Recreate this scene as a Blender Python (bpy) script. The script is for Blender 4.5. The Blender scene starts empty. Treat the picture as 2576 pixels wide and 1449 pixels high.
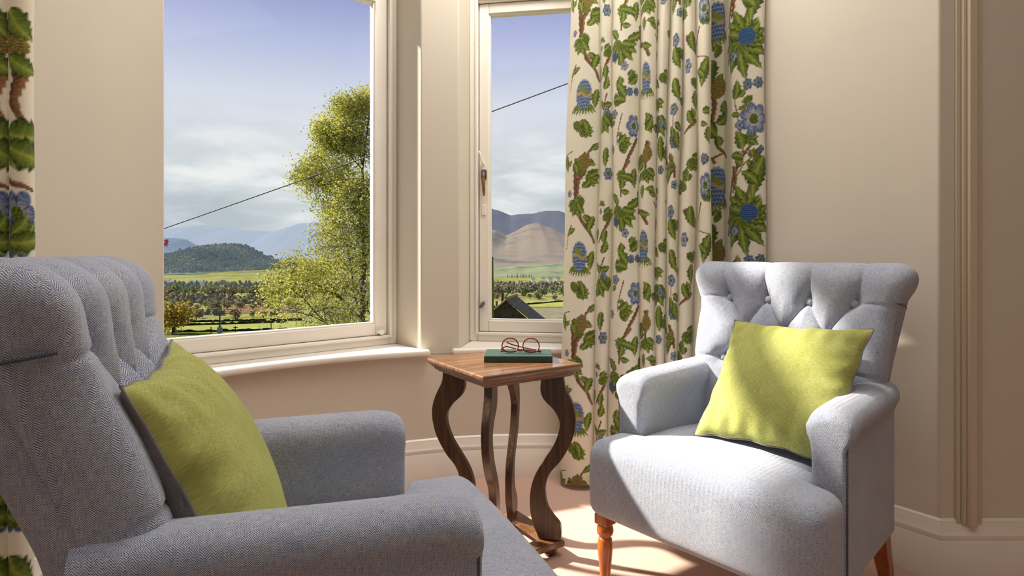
import bpy, bmesh, math, random
import numpy as np
from mathutils import Vector, Matrix
random.seed(7); rng = np.random.default_rng(7)
PI = math.pi
C = bpy.context.scene.collection
EYE, FPX, HZ = 0.98, 1500.0, 640.0          # eye height (m), focal length (px of 2576), horizon row

def lin(r, g, b):
    f = lambda c: (c/255)/12.92 if c/255 <= .04045 else (((c/255)+.055)/1.055)**2.4
    return (f(r), f(g), f(b), 1.0)

def at(px, py, Y):
    return Vector(((px-1288)/FPX*Y, Y, EYE-(py-HZ)/FPX*Y))

# ------------------------------------------------------------------ materials
class NT:
    def __init__(s, name):
        s.m = bpy.data.materials.new(name); s.m.use_nodes = True
        s.t = s.m.node_tree; s.n = s.t.nodes; s.l = s.t.links
        s.b = s.n['Principled BSDF']; s.o = s.n['Material Output']
    def node(s, ty, **k):
        n = s.n.new(ty)
        for a, v in k.items(): setattr(n, a, v)
        return n
    def link(s, a, b): s.l.new(a, b)
    def val(s, sock, v):
        if hasattr(v, 'is_output') or isinstance(v, bpy.types.NodeSocket): s.l.new(v, sock)
        else: sock.default_value = v
    def math(s, op, a, b=0.0, c=0.0):
        n = s.node('ShaderNodeMath', operation=op); s.val(n.inputs[0], a); s.val(n.inputs[1], b); s.val(n.inputs[2], c); return n.outputs[0]
    def mix(s, f, a, b, mode='MIX'):
        n = s.node('ShaderNodeMix', data_type='RGBA', blend_type=mode); s.val(n.inputs[0], f); s.val(n.inputs[6], a); s.val(n.inputs[7], b); return n.outputs[2]
    def noise(s, vec, scale, detail=3.0, rough=.5, dist=0.0):
        n = s.node('ShaderNodeTexNoise'); s.l.new(vec, n.inputs['Vector']); n.inputs['Scale'].default_value = scale
        n.inputs['Detail'].default_value = detail; n.inputs['Roughness'].default_value = rough; n.inputs['Distortion'].default_value = dist
        return n.outputs['Fac']
    def coord(s, kind='Object', scale=None, rot=None):
        n = s.node('ShaderNodeTexCoord'); o = n.outputs[kind]
        if scale or rot:
            m = s.node('ShaderNodeMapping'); s.l.new(o, m.inputs[0])
            if scale: m.inputs['Scale'].default_value = scale
            if rot: m.inputs['Rotation'].default_value = rot
            o = m.outputs[0]
        return o
    def ramp(s, f, stops):
        n = s.node('ShaderNodeValToRGB'); s.l.new(f, n.inputs[0]); e = n.color_ramp.elements
        while len(e) > 1: e.remove(e[-1])
        e[0].position, e[0].color = stops[0]
        for p, c in stops[1:]:
            k = e.new(p); k.color = c
        return n.outputs[0]
    def bump(s, h, strength=.3, dist=.002):
        n = s.node('ShaderNodeBump'); n.inputs['Strength'].default_value = strength; n.inputs['Distance'].default_value = dist
        s.l.new(h, n.inputs['Height']); s.l.new(n.outputs[0], s.b.inputs['Normal'])
    def col(s, v): s.val(s.b.inputs['Base Color'], v)
    def rough(s, v): s.val(s.b.inputs['Roughness'], v)

def m_paint(name, c, c2=None, rough=.6, bump=.12, scale=30, gloss=.3):
    t = NT(name); v = t.coord()
    n = t.noise(v, scale*.12, 1); t.col(t.mix(n, c, c2 or c)); t.rough(rough)
    t.bump(t.noise(v, scale, 2, .6), bump, .003); t.b.inputs['Specular IOR Level'].default_value = gloss
    return t.m

def m_plain(name, c, rough=.5, metal=0.0):
    t = NT(name); v = t.coord(); n = t.noise(v, 40, 3)
    k = tuple(x*.85 for x in c[:3])+(1,)
    t.col(t.mix(n, k, c)); t.rough(rough); t.b.inputs['Metallic'].default_value = metal
    return t.m

def m_wood(name, dark, mid, light, axis='Z', scale=1.0, rough=.35, grain=1.0):
    t = NT(name)
    sc = {'Z': (60*scale, 60*scale, 3*scale), 'X': (3*scale, 60*scale, 60*scale), 'Y': (60*scale, 3*scale, 60*scale)}[axis]
    v = t.coord('Object', sc)
    n = t.noise(v, 1.0, 4, .65, .6); n2 = t.noise(t.coord('Object', (sc[0]*3.5, sc[1]*3.5, sc[2]*3.5)), 1.0, 3, .6)
    f = t.math('ADD', t.math('MULTIPLY', n, .7), t.math('MULTIPLY', n2, .3))
    t.col(t.ramp(f, [(.32, dark), (.5, mid), (.68, light)])); t.rough(rough); t.bump(f, .15*grain, .001)
    t.b.inputs['Coat Weight'].default_value = .25; t.b.inputs['Coat Roughness'].default_value = .25
    return t.m

def m_herringbone(name, cA, cB, p=.012, q=.0042, cmix=.55):
    t = NT(name)
    uv = t.node('ShaderNodeUVMap'); sp = t.node('ShaderNodeSeparateXYZ'); t.link(uv.outputs[0], sp.inputs[0])
    u, v = sp.outputs[0], sp.outputs[1]
    wob = t.noise(uv.outputs[0], 160, 0)
    tri = t.math('PINGPONG', u, p)
    s = t.math('ADD', t.math('ADD', v, t.math('MULTIPLY', tri, 1.0)), t.math('MULTIPLY', wob, q*.5))
    h = t.math('SINE', t.math('MULTIPLY', s, 2*PI/q))
    h = t.math('MULTIPLY_ADD', h, .5, .5)
    slub = t.node('ShaderNodeMapping'); t.link(uv.outputs[0], slub.inputs[0]); slub.inputs['Scale'].default_value = (900, 60, 1)
    slub2 = t.node('ShaderNodeMapping'); t.link(uv.outputs[0], slub2.inputs[0]); slub2.inputs['Scale'].default_value = (60, 900, 1)
    n1 = t.noise(slub.outputs[0], 1.0, 1, .6); n2 = t.noise(slub2.outputs[0], 1.0, 1, .6)
    nn = t.math('ADD', t.math('MULTIPLY', n1, .5), t.math('MULTIPLY', n2, .5))
    f = t.math('ADD', t.math('MULTIPLY', h, cmix), t.math('MULTIPLY', t.math('SUBTRACT', nn, .28), 1.0)); 
    c = t.ramp(f, [(.12, cA), (.82, cB)])
    big = t.noise(uv.outputs[0], 9, 1)
    c = t.mix(t.math('MULTIPLY', big, .35), c, (cA[0]*1.3, cA[1]*1.3, cA[2]*1.4, 1))
    t.col(c); t.rough(.9); t.b.inputs['Sheen Weight'].default_value = .35; t.b.inputs['Sheen Roughness'].default_value = .5
    t.b.inputs['Specular IOR Level'].default_value = .15
    t.bump(t.math('ADD', h, nn), .5, .0012)
    return t.m

def m_velvet(name, c1, c2, c3):
    t = NT(name)
    uv = t.node('ShaderNodeUVMap')
    mp = t.node('ShaderNodeMapping'); t.link(uv.outputs[0], mp.inputs[0]); mp.inputs['Scale'].default_value = (110, 1500, 1)
    n1 = t.noise(mp.outputs[0], 1.0, 4, .65); n2 = t.noise(uv.outputs[0], 14, 4, .6, .8)
    f = t.math('ADD', t.math('MULTIPLY', n1, .8), t.math('MULTIPLY', n2, .2))
    t.col(t.ramp(f, [(.36, c1), (.5, c2), (.66, c3)])); t.rough(.75)
    t.b.inputs['Sheen Weight'].default_value = .5; t.b.inputs['Sheen Roughness'].default_value = .35; t.b.inputs['Sheen Tint'].default_value = c3
    t.b.inputs['Specular IOR Level'].default_value = .2
    t.bump(n1, .35, .0012)
    return t.m

def m_vcol_cloth(name):
    t = NT(name)
    a = t.node('ShaderNodeAttribute'); a.attribute_name = 'print'
    v = t.coord()
    w = t.node('ShaderNodeMapping'); t.link(v, w.inputs[0]); w.inputs['Scale'].default_value = (1, 1, .12)
    n = t.noise(w.outputs[0], 700, 2)
    c = t.mix(t.math('MULTIPLY', n, .18), a.outputs['Color'], (.25, .2, .14, 1), 'MULTIPLY')
    t.col(c); t.rough(.85); t.b.inputs['Sheen Weight'].default_value = .15; t.b.inputs['Specular IOR Level'].default_value = .2
    t.bump(n, .25, .0008)
    tr = t.node('ShaderNodeBsdfTranslucent'); t.link(c, tr.inputs[0])
    mx = t.node('ShaderNodeMixShader'); mx.inputs[0].default_value = .28
    t.link(t.b.outputs[0], mx.inputs[1]); t.link(tr.outputs[0], mx.inputs[2]); t.link(mx.outputs[0], t.o.inputs[0])
    return t.m

def m_glass(name, tint=(1, 1, 1, 1), refl=.003):
    t = NT(name); v = t.coord(); n = t.noise(v, 3, 2)
    tr = t.node('ShaderNodeBsdfTransparent'); tr.inputs[0].default_value = tint
    gl = t.node('ShaderNodeBsdfGlossy'); gl.inputs['Roughness'].default_value = .02
    mx = t.node('ShaderNodeMixShader'); t.link(t.math('MULTIPLY_ADD', n, .01, refl), mx.inputs[0])
    t.link(tr.outputs[0], mx.inputs[1]); t.link(gl.outputs[0], mx.inputs[2]); t.link(mx.outputs[0], t.o.inputs[0])
    return t.m

def m_land(name, stops, scale=.02, stretch=(1, 1, 1), haze=None, hz=0.0, detail=8, rough=.65, fine=None):
    """land seen through air: noise-mixed colours, with a share of scattered air light"""
    t = NT(name); v = t.coord('Object', stretch)
    n = t.noise(v, scale, detail, rough, .4)
    if fine: n = t.math('ADD', t.math('MULTIPLY', n, .6), t.math('MULTIPLY', t.noise(v, fine, 6, .7), .4))
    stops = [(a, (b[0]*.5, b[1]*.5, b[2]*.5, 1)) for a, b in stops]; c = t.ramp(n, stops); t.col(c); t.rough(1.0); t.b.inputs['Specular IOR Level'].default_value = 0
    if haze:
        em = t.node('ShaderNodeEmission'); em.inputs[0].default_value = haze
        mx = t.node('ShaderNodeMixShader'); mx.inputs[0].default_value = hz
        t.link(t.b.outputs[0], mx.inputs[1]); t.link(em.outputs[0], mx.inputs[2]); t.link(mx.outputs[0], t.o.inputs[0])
    return t.m

WALL = m_paint('wall_paint', lin(216, 206, 190), lin(208, 197, 180), .5, .3, 14)
WALLD = m_paint('wall_paint_dark', lin(196, 165, 135), lin(186, 154, 124), .55, .2, 18)
WHITE = m_paint('white_gloss_paint', lin(240, 232, 220), lin(232, 224, 212), .35, .08, 60, .5)
CEIL = m_paint('ceiling_paint', lin(235, 228, 216), None, .8, .1, 30)
CARPET = NT('carpet'); _v = CARPET.coord()
_n = CARPET.noise(_v, 420, 2, .7); _n2 = CARPET.noise(_v, 5, 3)
CARPET.col(CARPET.mix(_n2, CARPET.mix(_n, lin(180, 138, 118), lin(226, 190, 170)), lin(212, 172, 152))); CARPET.rough(.95)
CARPET.b.inputs['Sheen Weight'].default_value = .3; CARPET.bump(_n, .6, .004); CARPET = CARPET.m
FABRIC = m_herringbone('herringbone_tweed', lin(44, 71, 122), lin(228, 229, 230), .0062, .0029, .62)
FABRICD = m_herringbone('dark_seam_tweed', lin(50, 60, 84), lin(110, 112, 120), .008, .0032)
LIME = m_velvet('lime_velvet', lin(132, 134, 62), lin(164, 166, 88), lin(200, 202, 136))
LINEN = m_herringbone('grey_linen', lin(108, 102, 104), lin(176, 168, 164), .0016, .0016, .3)
OAKL = m_wood('oak_leg', lin(34, 20, 10), lin(70, 46, 26), lin(104, 72, 44), 'Z', 1.3, .38, 2)
OAKT = m_wood('oak_top', lin(72, 46, 28), lin(112, 76, 48), lin(146, 106, 70), 'X', .9, .22)
BEECH = m_wood('chair_leg_wood', lin(120, 56, 18), lin(168, 88, 34), lin(196, 116, 54), 'Z', .8, .3)
GLASS = m_glass('window_glass')
STEEL = m_plain('dull_steel', lin(120, 116, 110), .35, .9)
BRASS = m_plain('old_brass', lin(150, 118, 70), .35, .8)
GREENB = m_paint('green_book_cloth', lin(58, 80, 72), lin(46, 66, 58), .5, .3, 400)
PAPER = m_plain('page_edge', lin(222, 210, 184), .9)
TORT = m_plain('red_tortoiseshell', lin(112, 34, 28), .2)
LENS = m_glass('spectacle_lens', (.97, .96, .95, 1), .06)
CLOTH = m_vcol_cloth('printed_curtain_cloth')

# ------------------------------------------------------------------ mesh helpers
def tagd(o, label=None, cat=None, group=None, kind=None):
    if label: o['label'] = label
    if cat: o['category'] = cat
    if group: o['group'] = group
    if kind: o['kind'] = kind
    return o
def empty(name, loc=(0, 0, 0), rz=0.0, **k):
    o = bpy.data.objects.new(name, None); C.objects.link(o); o.location = loc; o.rotation_euler = (0, 0, rz); o.empty_display_size = .1
    return tagd(o, **k)
def link_mesh(name, me, mat, parent=None, smooth=True, angle=40):
    for p in me.polygons: p.use_smooth = smooth
    if smooth and angle: me.set_sharp_from_angle(angle=math.radians(angle))
    me.materials.append(mat)
    o = bpy.data.objects.new(name, me); C.objects.link(o)
    if parent: o.parent = parent
    return o
def boxuv(me):
    uv = me.uv_layers.new(name='UVMap')
    n = len(me.polygons); nl = len(me.loops)
    co = np.empty(len(me.vertices)*3); me.vertices.foreach_get('co', co); co = co.reshape(-1, 3)
    lv = np.empty(nl, dtype=np.int32); me.loops.foreach_get('vertex_index', lv)
    no = np.empty(n*3); me.polygons.foreach_get('normal', no); no = np.abs(no.reshape(-1, 3))
    lt = np.empty(n, dtype=np.int32); me.polygons.foreach_get('loop_total', lt)
    no[:, 2] *= .95
    ax = np.repeat(np.argmax(no, 1), lt)
    P = co[lv]; U = np.where(ax == 0, P[:, 1], P[:, 0]); V = np.where(ax == 2, P[:, 1], P[:, 2])
    uv.data.foreach_set('uv', np.stack([U, V], 1).ravel())
def pymesh(name, V, F, mat, parent=None, smooth=True, angle=40, uv=False):
    me = bpy.data.meshes.new(name); me.from_pydata([tuple(v) for v in V], [], F); me.update()
    if uv: boxuv(me)
    return link_mesh(name, me, mat, parent, smooth, angle)

class MB:
    def __init__(s): s.V = []; s.F = []
    def add(s, V, F):
        k = len(s.V); s.V += [tuple(v) for v in V]; s.F += [[i+k for i in f] for f in F]; return s
    def box(s, x0, x1, y0, y1, z0, z1, M=None):
        V = [(x, y, z) for x in (x0, x1) for y in (y0, y1) for z in (z0, z1)]
        if M is not None: V = [M @ Vector(v) for v in V]
        return s.add(V, [[0, 1, 3, 2], [4, 6, 7, 5], [0, 4, 5, 1], [2, 3, 7, 6], [0, 2, 6, 4], [1, 5, 7, 3]])
    def prism(s, poly, z0, z1):
        n = len(poly); a = sum(poly[i][0]*poly[(i+1) % n][1]-poly[(i+1) % n][0]*poly[i][1] for i in range(n))
        if a < 0: poly = poly[::-1]
        V = [(x, y, z0) for x, y in poly]+[(x, y, z1) for x, y in poly]
        return s.add(V, [list(range(n))[::-1], list(range(n, 2*n))]+[[i, (i+1) % n, n+(i+1) % n, n+i] for i in range(n)])
    def tube(s, pts, r, seg=10, closed=False, cap=True):
        pts = [Vector(p) for p in pts]; n = len(pts); R = r if hasattr(r, '__len__') else [r]*n
        V = []; F = []; prev = None
        for i, p in enumerate(pts):
            a = pts[(i-1) % n] if (closed or i) else p; b = pts[(i+1) % n] if (closed or i < n-1) else p
            d = (b-a).normalized()
            if prev is None: x = d.orthogonal().normalized()
            else: x = (prev-d*prev.dot(d)).normalized()
            prev = x; y = d.cross(x)
            for k in range(seg):
                t = 2*PI*k/seg; V.append(p+(x*math.cos(t)+y*math.sin(t))*R[i])
        m = n if closed else n-1
        for i in range(m):
            for k in range(seg):
                F.append([i*seg+k, i*seg+(k+1) % seg, ((i+1) % n)*seg+(k+1) % seg, ((i+1) % n)*seg+k])
        if cap and not closed: F += [list(range(seg))[::-1], list(range((n-1)*seg, n*seg))]
        return s.add(V, F)
    def lathe(s, prof, seg=32, cx=0, cy=0):
        V = []; F = []; n = len(prof)
        for r, z in prof:
            for k in range(seg):
                t = 2*PI*k/seg; V.append((cx+r*math.cos(t), cy+r*math.sin(t), z))
        for i in range(n-1):
            for k in range(seg): F.append([i*seg+k, i*seg+(k+1) % seg, (i+1)*seg+(k+1) % seg, (i+1)*seg+k])
        F += [list(range(seg))[::-1], list(range((n-1)*seg, n*seg))]
        return s.add(V, F)
    def build(s, name, mat, parent=None, smooth=True, angle=40, uv=False, bevel=0, seg=2):
        o = pymesh(name, s.V, s.F, mat, parent, smooth, angle, uv)
        bm = bmesh.new(); bm.from_mesh(o.data); bmesh.ops.recalc_face_normals(bm, faces=bm.faces); bm.to_mesh(o.data); bm.free()
        if bevel:
            b = o.modifiers.new('bevel', 'BEVEL'); b.width = bevel; b.segments = seg; b.limit_method = 'ANGLE'; b.angle_limit = math.radians(35)
        return o

def grid_faces(nu, nv, closed_u=False, flip=False):
    F = []
    for i in range(nu if closed_u else nu-1):
        for j in range(nv-1):
            a, b, c, d = i*nv+j, ((i+1) % nu)*nv+j, ((i+1) % nu)*nv+j+1, i*nv+j+1
            F.append([a, d, c, b] if flip else [a, b, c, d])
    return F

def rbox(hx, hy, hz, r, nx=20, ny=20, nz=8):
    """rounded box about the origin, dense; returns bmesh-welded verts, faces"""
    def axis(h, n):
        inner = [(-h+r)+(2*(h-r))*i/n for i in range(n+1)]
        k = 4
        return [-h+r-r*math.sin(PI/4*(k-i)/k)/math.sin(PI/4) for i in range(k)]+inner+[h-r+r*math.sin(PI/4*(i+1)/k)/math.sin(PI/4) for i in range(k)]
    X, Y, Z = axis(hx, nx), axis(hy, ny), axis(hz, nz)
    idx = {}; V = []; F = []
    def vid(i, j, k):
        key = (i, j, k)
        if key not in idx:
            q = np.array([X[i], Y[j], Z[k]]); c = np.array([np.clip(q[0], -hx+r, hx-r), np.clip(q[1], -hy+r, hy-r), np.clip(q[2], -hz+r, hz-r)])
            d = q-c; n = np.linalg.norm(d)
            idx[key] = len(V); V.append(c+d/n*r if n > 1e-9 else q)
        return idx[key]
    A, B, D = len(X)-1, len(Y)-1, len(Z)-1
    for i in range(A):
        for j in range(B):
            F.append([vid(i, j, D), vid(i+1, j, D), vid(i+1, j+1, D), vid(i, j+1, D)]); F.append([vid(i, j, 0), vid(i, j+1, 0), vid(i+1, j+1, 0), vid(i+1, j, 0)])
    for i in range(A):
        for k in range(D):
            F.append([vid(i, 0, k), vid(i+1, 0, k), vid(i+1, 0, k+1), vid(i, 0, k+1)]); F.append([vid(i, B, k), vid(i, B, k+1), vid(i+1, B, k+1), vid(i+1, B, k)])
    for j in range(B):
        for k in range(D):
            F.append([vid(0, j, k), vid(0, j, k+1), vid(0, j+1, k+1), vid(0, j+1, k)]); F.append([vid(A, j, k), vid(A, j+1, k), vid(A, j+1, k+1), vid(A, j, k+1)])
    return np.array(V), F
sst = lambda x, a, b: (lambda t: t*t*(3-2*t))(np.clip((x-a)/(b-a), 0, 1))

# ------------------------------------------------------------------ room shell
H_CEIL = 2.95
d1 = Vector((.75, .66)).normalized(); n1 = Vector((-d1.y, d1.x))
d2 = Vector((.987, -.16)).normalized(); n2 = Vector((-d2.y, d2.x))
BC = Vector((.1, 1.1)); BR_ = 1.55
A1, A2 = Vector((-1.163, 1.998)), Vector((-.394, 2.582))      # opening 1, room side
B1, B2 = Vector((-.232, 2.613)), Vector((.716, 2.52))         # opening 2, room side
def arc(a0, a1, r=BR_, n=24):
    return [(BC.x+r*math.cos(math.radians(a0+(a1-a0)*i/n)), BC.y+r*math.sin(math.radians(a0+(a1-a0)*i/n))) for i in range(n+1)]
def ang(p): return math.degrees(math.atan2(p[1]-BC.y, p[0]-BC.x))
def S(o): o['kind'] = 'structure'; return o
SILLZ = .572
m = MB(); m.prism([(-2.8, -2.8), (2.8, -2.8), (2.8, 1.8), (1.29, 1.8), (.85, 2.42), (.72, 2.7), (-.2, 2.95), (-.6, 2.8), (-1.3, 2.15), (-1.27, 1.42), (-2.8, 1.42)], -.12, 0)
S(m.build('floor', CARPET, smooth=False))
m = MB(); m.prism([(-2.9, -2.9), (2.9, -2.9), (2.9, 2.1), (1.45, 2.1), (1.1, 2.72), tuple(B2+n2*.34), tuple(B1+n2*.34), tuple(A2+n1*.34), tuple(A1-d1*.16+n1*.34), (-1.75, 1.75), (-2.9, 1.75)], H_CEIL, H_CEIL+.1); S(m.build('ceiling', CEIL, smooth=False))
m = MB(); m.prism([tuple(A1), (-1.244, 1.87), (-1.262, 1.42), (-2.8, 1.42), (-2.8, 1.75), (-1.75, 1.75), tuple(A1-d1*.16+n1*.34), tuple(A1-d1*.155+n1*.19)], 0, H_CEIL)
S(m.build('wall_left', WALL, bevel=.006))
m = MB(); m.prism([tuple(A2), tuple(B1), tuple(B1+n2*.34), tuple(A2+n1*.34)], SILLZ-.028, H_CEIL)
S(m.build('wall_middle', WALL, bevel=.006, seg=3))
m = MB(); m.prism([tuple(B2), (.85, 2.42), (1.29, 1.80), (2.8, 1.80), (2.8, 2.1), (1.45, 2.1), (1.1, 2.72), tuple(B2+n2*.34)], 0, H_CEIL)
S(m.build('wall_right', WALL, bevel=.006, seg=3))
m = MB()
a_l, a_r = ang(A1), ang(A2); a_l2, a_r2 = ang(B1), ang(B2)
m.prism(arc(a_l, a_r2, BR_, 60)+[tuple(B2+n2*.33), tuple(B1+n2*.33), tuple(A2+n1*.33), tuple(A1-d1*.15+n1*.33), tuple(A1-d1*.15+n1*.2)], 0, SILLZ-.028)
m.prism(arc(a_l, a_r, BR_)+[tuple(A2+n1*.33), tuple(A1-d1*.15+n1*.33), tuple(A1-d1*.15+n1*.2)], 2.78, H_CEIL)
m.prism(arc(a_l2, a_r2, BR_)+[tuple(B2+n2*.33), tuple(B1+n2*.33)], 2.78, H_CEIL)
S(m.build('wall_front', WALL))
m = MB(); m.box(-2.9, -2.8, -2.8, 1.75, 0, H_CEIL); S(m.build('wall_west', WALL, smooth=False))
m = MB(); m.box(2.8, 2.9, -2.8, 2.1, 0, H_CEIL); S(m.build('wall_east', WALLD, smooth=False))
m = MB(); m.box(-2.9, 2.9, -2.9, -2.8, 0, H_CEIL); S(m.build('wall_back', WALL, smooth=False))
# unseen overhang added outside the windows to cut high sun through the transoms
m = MB(); m.prism([tuple(A1-d1*.5+n1*.34), tuple(A1-d1*.6+n1*.62), tuple(A2+n1*.62+d1*.12), tuple(B2+n2*.62+d2*.3), tuple(B2+n2*.34+d2*.3), tuple(B1+n2*.341), tuple(A2+n1*.341)], 2.80, 2.90)
S(m.build('sun_block_overhang', WHITE, smooth=False))
# window boards
def sill(p, q, n, d, name):
    a0, a1 = ang(p), ang(q); r = BR_-.04
    poly = arc(a0+1.25, a1-1.25, r)
    inner = [tuple(q-n*.001+d*.0), tuple(q+n*.25), tuple(p+n*.25-(d*.14 if name == 'trim_1' else d*0)), tuple(p-n*.001)]
    e = [arc(a1-1.25, a1-1.25, BR_-.001, 1)[0]]; f = [arc(a0+1.25, a0+1.25, BR_-.001, 1)[0]]
    m = MB(); m.prism(poly+e+inner+f, SILLZ-.028, SILLZ)
    return S(m.build(name, WHITE, bevel=.011, seg=4))
sill(A1, A2, n1, d1, 'trim_1'); sill(B1, B2, n2, d2, 'trim_2')
# skirting boards: profile swept along a plan polyline, room on the left-hand side of travel reversed by sgn
PROF = [(0, 0), (.020, 0), (.020, .118), (.017, .124), (.019, .130), (.019, .140), (.013, .150), (.012, .160), (.007, .170), (.006, .178), (.0, .184)]
def sweep_plan(path, prof, name, mat, z0=0.0):
    P = [Vector(p) for p in path]; n = len(P); rows = []
    for i, p in enumerate(P):
        t0 = (P[i]-P[i-1]).normalized() if i else (P[1]-P[0]).normalized()
        t1 = (P[i+1]-P[i]).normalized() if i < n-1 else t0
        nrm0 = Vector((t0.y, -t0.x)); nrm1 = Vector((t1.y, -t1.x)); b = (nrm0+nrm1).normalized(); k = 1/max(.3, b.dot(nrm0))
        rows += [(p.x+b.x*k*u, p.y+b.y*k*u, z0+v) for u, v in prof]
    F = grid_faces(n, len(prof), flip=True); F += [list(range(len(prof))), [(n-1)*len(prof)+i for i in range(len(prof))][::-1]]
    me = MB(); me.add(rows, F); return S(me.build(name, mat, angle=30))
lp = [(-2.8, 1.42), (-1.262, 1.42), (-1.244, 1.87), tuple(A1)]
sweep_plan(lp, PROF, 'baseboard_left', WHITE)
sweep_plan([tuple(A1)]+arc(a_l, a_r2, BR_, 60)[1:]+[], PROF, 'baseboard_front', WHITE)
sweep_plan([tuple(B2), (.85, 2.42), (1.29, 1.80), (2.8, 1.80)], PROF, 'baseboard_right', WHITE)
# architrave strip on the room wall to the right
m = MB()
for x0, x1, th in ((1.335, 1.350, .008), (1.350, 1.362, .016), (1.362, 1.388, .026), (1.388, 1.397, .016), (1.397, 1.412, .010)):
    m.box(x0, x1, 1.80-th, 1.801, .168, H_CEIL)
S(m.build('trim_3', m_paint('trim_paint', lin(206, 190, 166), None, .4, .06, 40), bevel=.003))

# ------------------------------------------------------------------ windows
def wmat(P, d, n):      # local x along window, y outward, z up
    return Matrix(((d.x, n.x, 0, P.x), (d.y, n.y, 0, P.y), (0, 0, 1, 0), (0, 0, 0, 1)))
def ring(m, x0, x1, z0, z1, w, y0, y1, M, wb=None, wt=None):
    wb = wb or w; wt = wt or w
    m.box(x0, x0+w, y0, y1, z0, z1, M); m.box(x1-w, x1, y0, y1, z0, z1, M)
    m.box(x0+w, x1-w, y0, y1, z0, z0+wb, M); m.box(x0+w, x1-w, y0, y1, z1-wt, z1, M)
def window(name, P, Q, d, n, handle):
    L = (Q-P).length; W = wmat(P+n*.2, d, n)
    root = MB()
    ring(root, 0, L, SILLZ, 2.78, .040, 0, .10, W, .043, .05)
    root.box(.04, L-.04, 0, .10, 2.165, 2.235, W)
    # stepped bead round the frame
    ring(root, .028, L-.028, SILLZ+.03, 2.19, .014, -.010, .0, W)
    f = S(root.build(name, WHITE, bevel=.004, seg=2))
    for (z0, z1) in ((SILLZ+.043, 2.165), (2.235, 2.73)):
        s = MB(); ring(s, .043, L-.043, z0+.002, z1-.002, .046 if handle else .058, .016, .06, W, .052, .048)
        so = s.build('sash', WHITE, f, bevel=.004, seg=2)
        b = MB(); ring(b, .084 if handle else .097, L-(.084 if handle else .097), z0+.049, z1-.045, .012, .024, .055, W)
        b.build('glazing_bead', WHITE, so, bevel=.003)
        g = MB(); g.box(.09, L-.09, .040, .044, z0+.054, z1-.05, W); g.build('glass_pane', GLASS, so, smooth=False)
    if handle:
        T = lambda x, y, z: W @ Vector((x, y, z))
        h = MB(); h.box(.053, .079, .010, .017, 1.335, 1.375, W); h.tube([T(.066, .0, 1.36), T(.066, .014, 1.36)], .008, 12)
        h.tube([T(.066, 0, 1.365), T(.067, -.006, 1.345)], .0095, 12)
        ho = h.build('fastener', STEEL, f)
        h = MB(); h.tube([T(.067, -.006, 1.345), T(.068, -.008, 1.32), T(.070, -.008, 1.28), T(.070, -.006, 1.255)], [.006, .0085, .0075, .004], 12); h.build('lever', BRASS, ho)
        h = MB(); h.tube([T(.046, .0, 1.46), T(.05, -.012, 1.462), T(.058, -.018, 1.44), T(.064, -.012, 1.41), T(.066, .014, 1.40)], .004, 8)
        h.box(.055, .077, .008, .017, 1.38, 1.41, W); h.build('hook', WHITE, f)
        h = MB(); h.box(.055, .076, .010, .017, 1.165, 1.215, W); h.build('keyhole_plate', WHITE, f, bevel=.003)
        h = MB(); h.tube([T(.055, -.016, .735), T(.066, .014, .748)], [.008, .006], 12); h.tube([T(.058, -.018, .75), T(.075, -.012, .757)], .006, 10)
        h.build('screw_stop', STEEL, f)
    else:
        T = lambda x, y, z: W @ Vector((x, y, z))
        h = MB(); h.tube([T(L-.085, .012, .63), T(L-.085, -.012, .632)], [.008, .012], 12); h.tube([T(L-.085, -.006, .632), T(L-.105, -.008, .634)], .006, 10)
        h.build('knob', WHITE, f)
    return f
window('window_1', A2-d1*1.13, A2, d1, n1, False)
window('window_2', B1, B2, d2, n2, True)

# ------------------------------------------------------------------ armchairs
def sil_back(ky):
    """closed side silhouette of the back, (y, z): front going up, roll, rear going down"""
    pts = []
    fr = [(.510, .36), (.492, .45), (.488, .55), (.506, .65), (.540, .75), (.572, .83)]
    for i in range(len(fr)-1):
        for k in range(12):
            t = k/12; pts.append((fr[i][0]*(1-t)+fr[i+1][0]*t, fr[i][1]*(1-t)+fr[i+1][1]*t))
    cy, cz, r = .638, .884, .064
    for k in range(45):
        a = math.radians(195-k*(195+40)/44); pts.append((cy+r*math.cos(a), cz+r*math.sin(a)))
    rear = [(.676, .80), (.648, .71), (.608, .60), (.585, .45), (.580, .20)]
    last = pts[-1]
    for p in rear:
        for k in range(1, 7):
            t = k/6; pts.append((last[0]*(1-t)+p[0]*t, last[1]*(1-t)+p[1]*t))
        last = p
    p = (.53, .20)
    for k in range(1, 5): t = k/4; pts.append((last[0]*(1-t)+p[0]*t, last[1]*(1-t)+p[1]*t))
    for k in range(1, 6): t = k/6; pts.append((p[0]*(1-t)+.51*t, p[1]*(1-t)+.36*t))
    P = np.array(pts)
    # resample by arc length
    Q = np.vstack([P, P[:1]]); ds = np.r_[0, np.cumsum(np.hypot(*np.diff(Q, axis=0).T))]
    n = 300; s = np.linspace(0, ds[-1], n, endpoint=False)
    W = np.stack([np.interp(s, ds, Q[:, 0]), np.interp(s, ds, Q[:, 1])], 1)
    for _ in range(26): W = .5*W+.25*(np.roll(W, 1, 0)+np.roll(W, -1, 0))
    return W, s, ds[-1]

ROWS = [(.838, (-.205, -.068, .068, .205)), (.740, (-.137, 0, .137)), (.640, (-.205, -.068, .068, .205)), (.540, (-.137, 0, .137))]
def seg_d(px, py, a, b):
    ax, ay = a; bx, by = b; vx, vy = bx-ax, by-ay; L = vx*vx+vy*vy
    t = np.clip(((px-ax)*vx+(py-ay)*vy)/L, 0, 1)
    return np.hypot(px-ax-t*vx, py-ay-t*vy)

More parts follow.
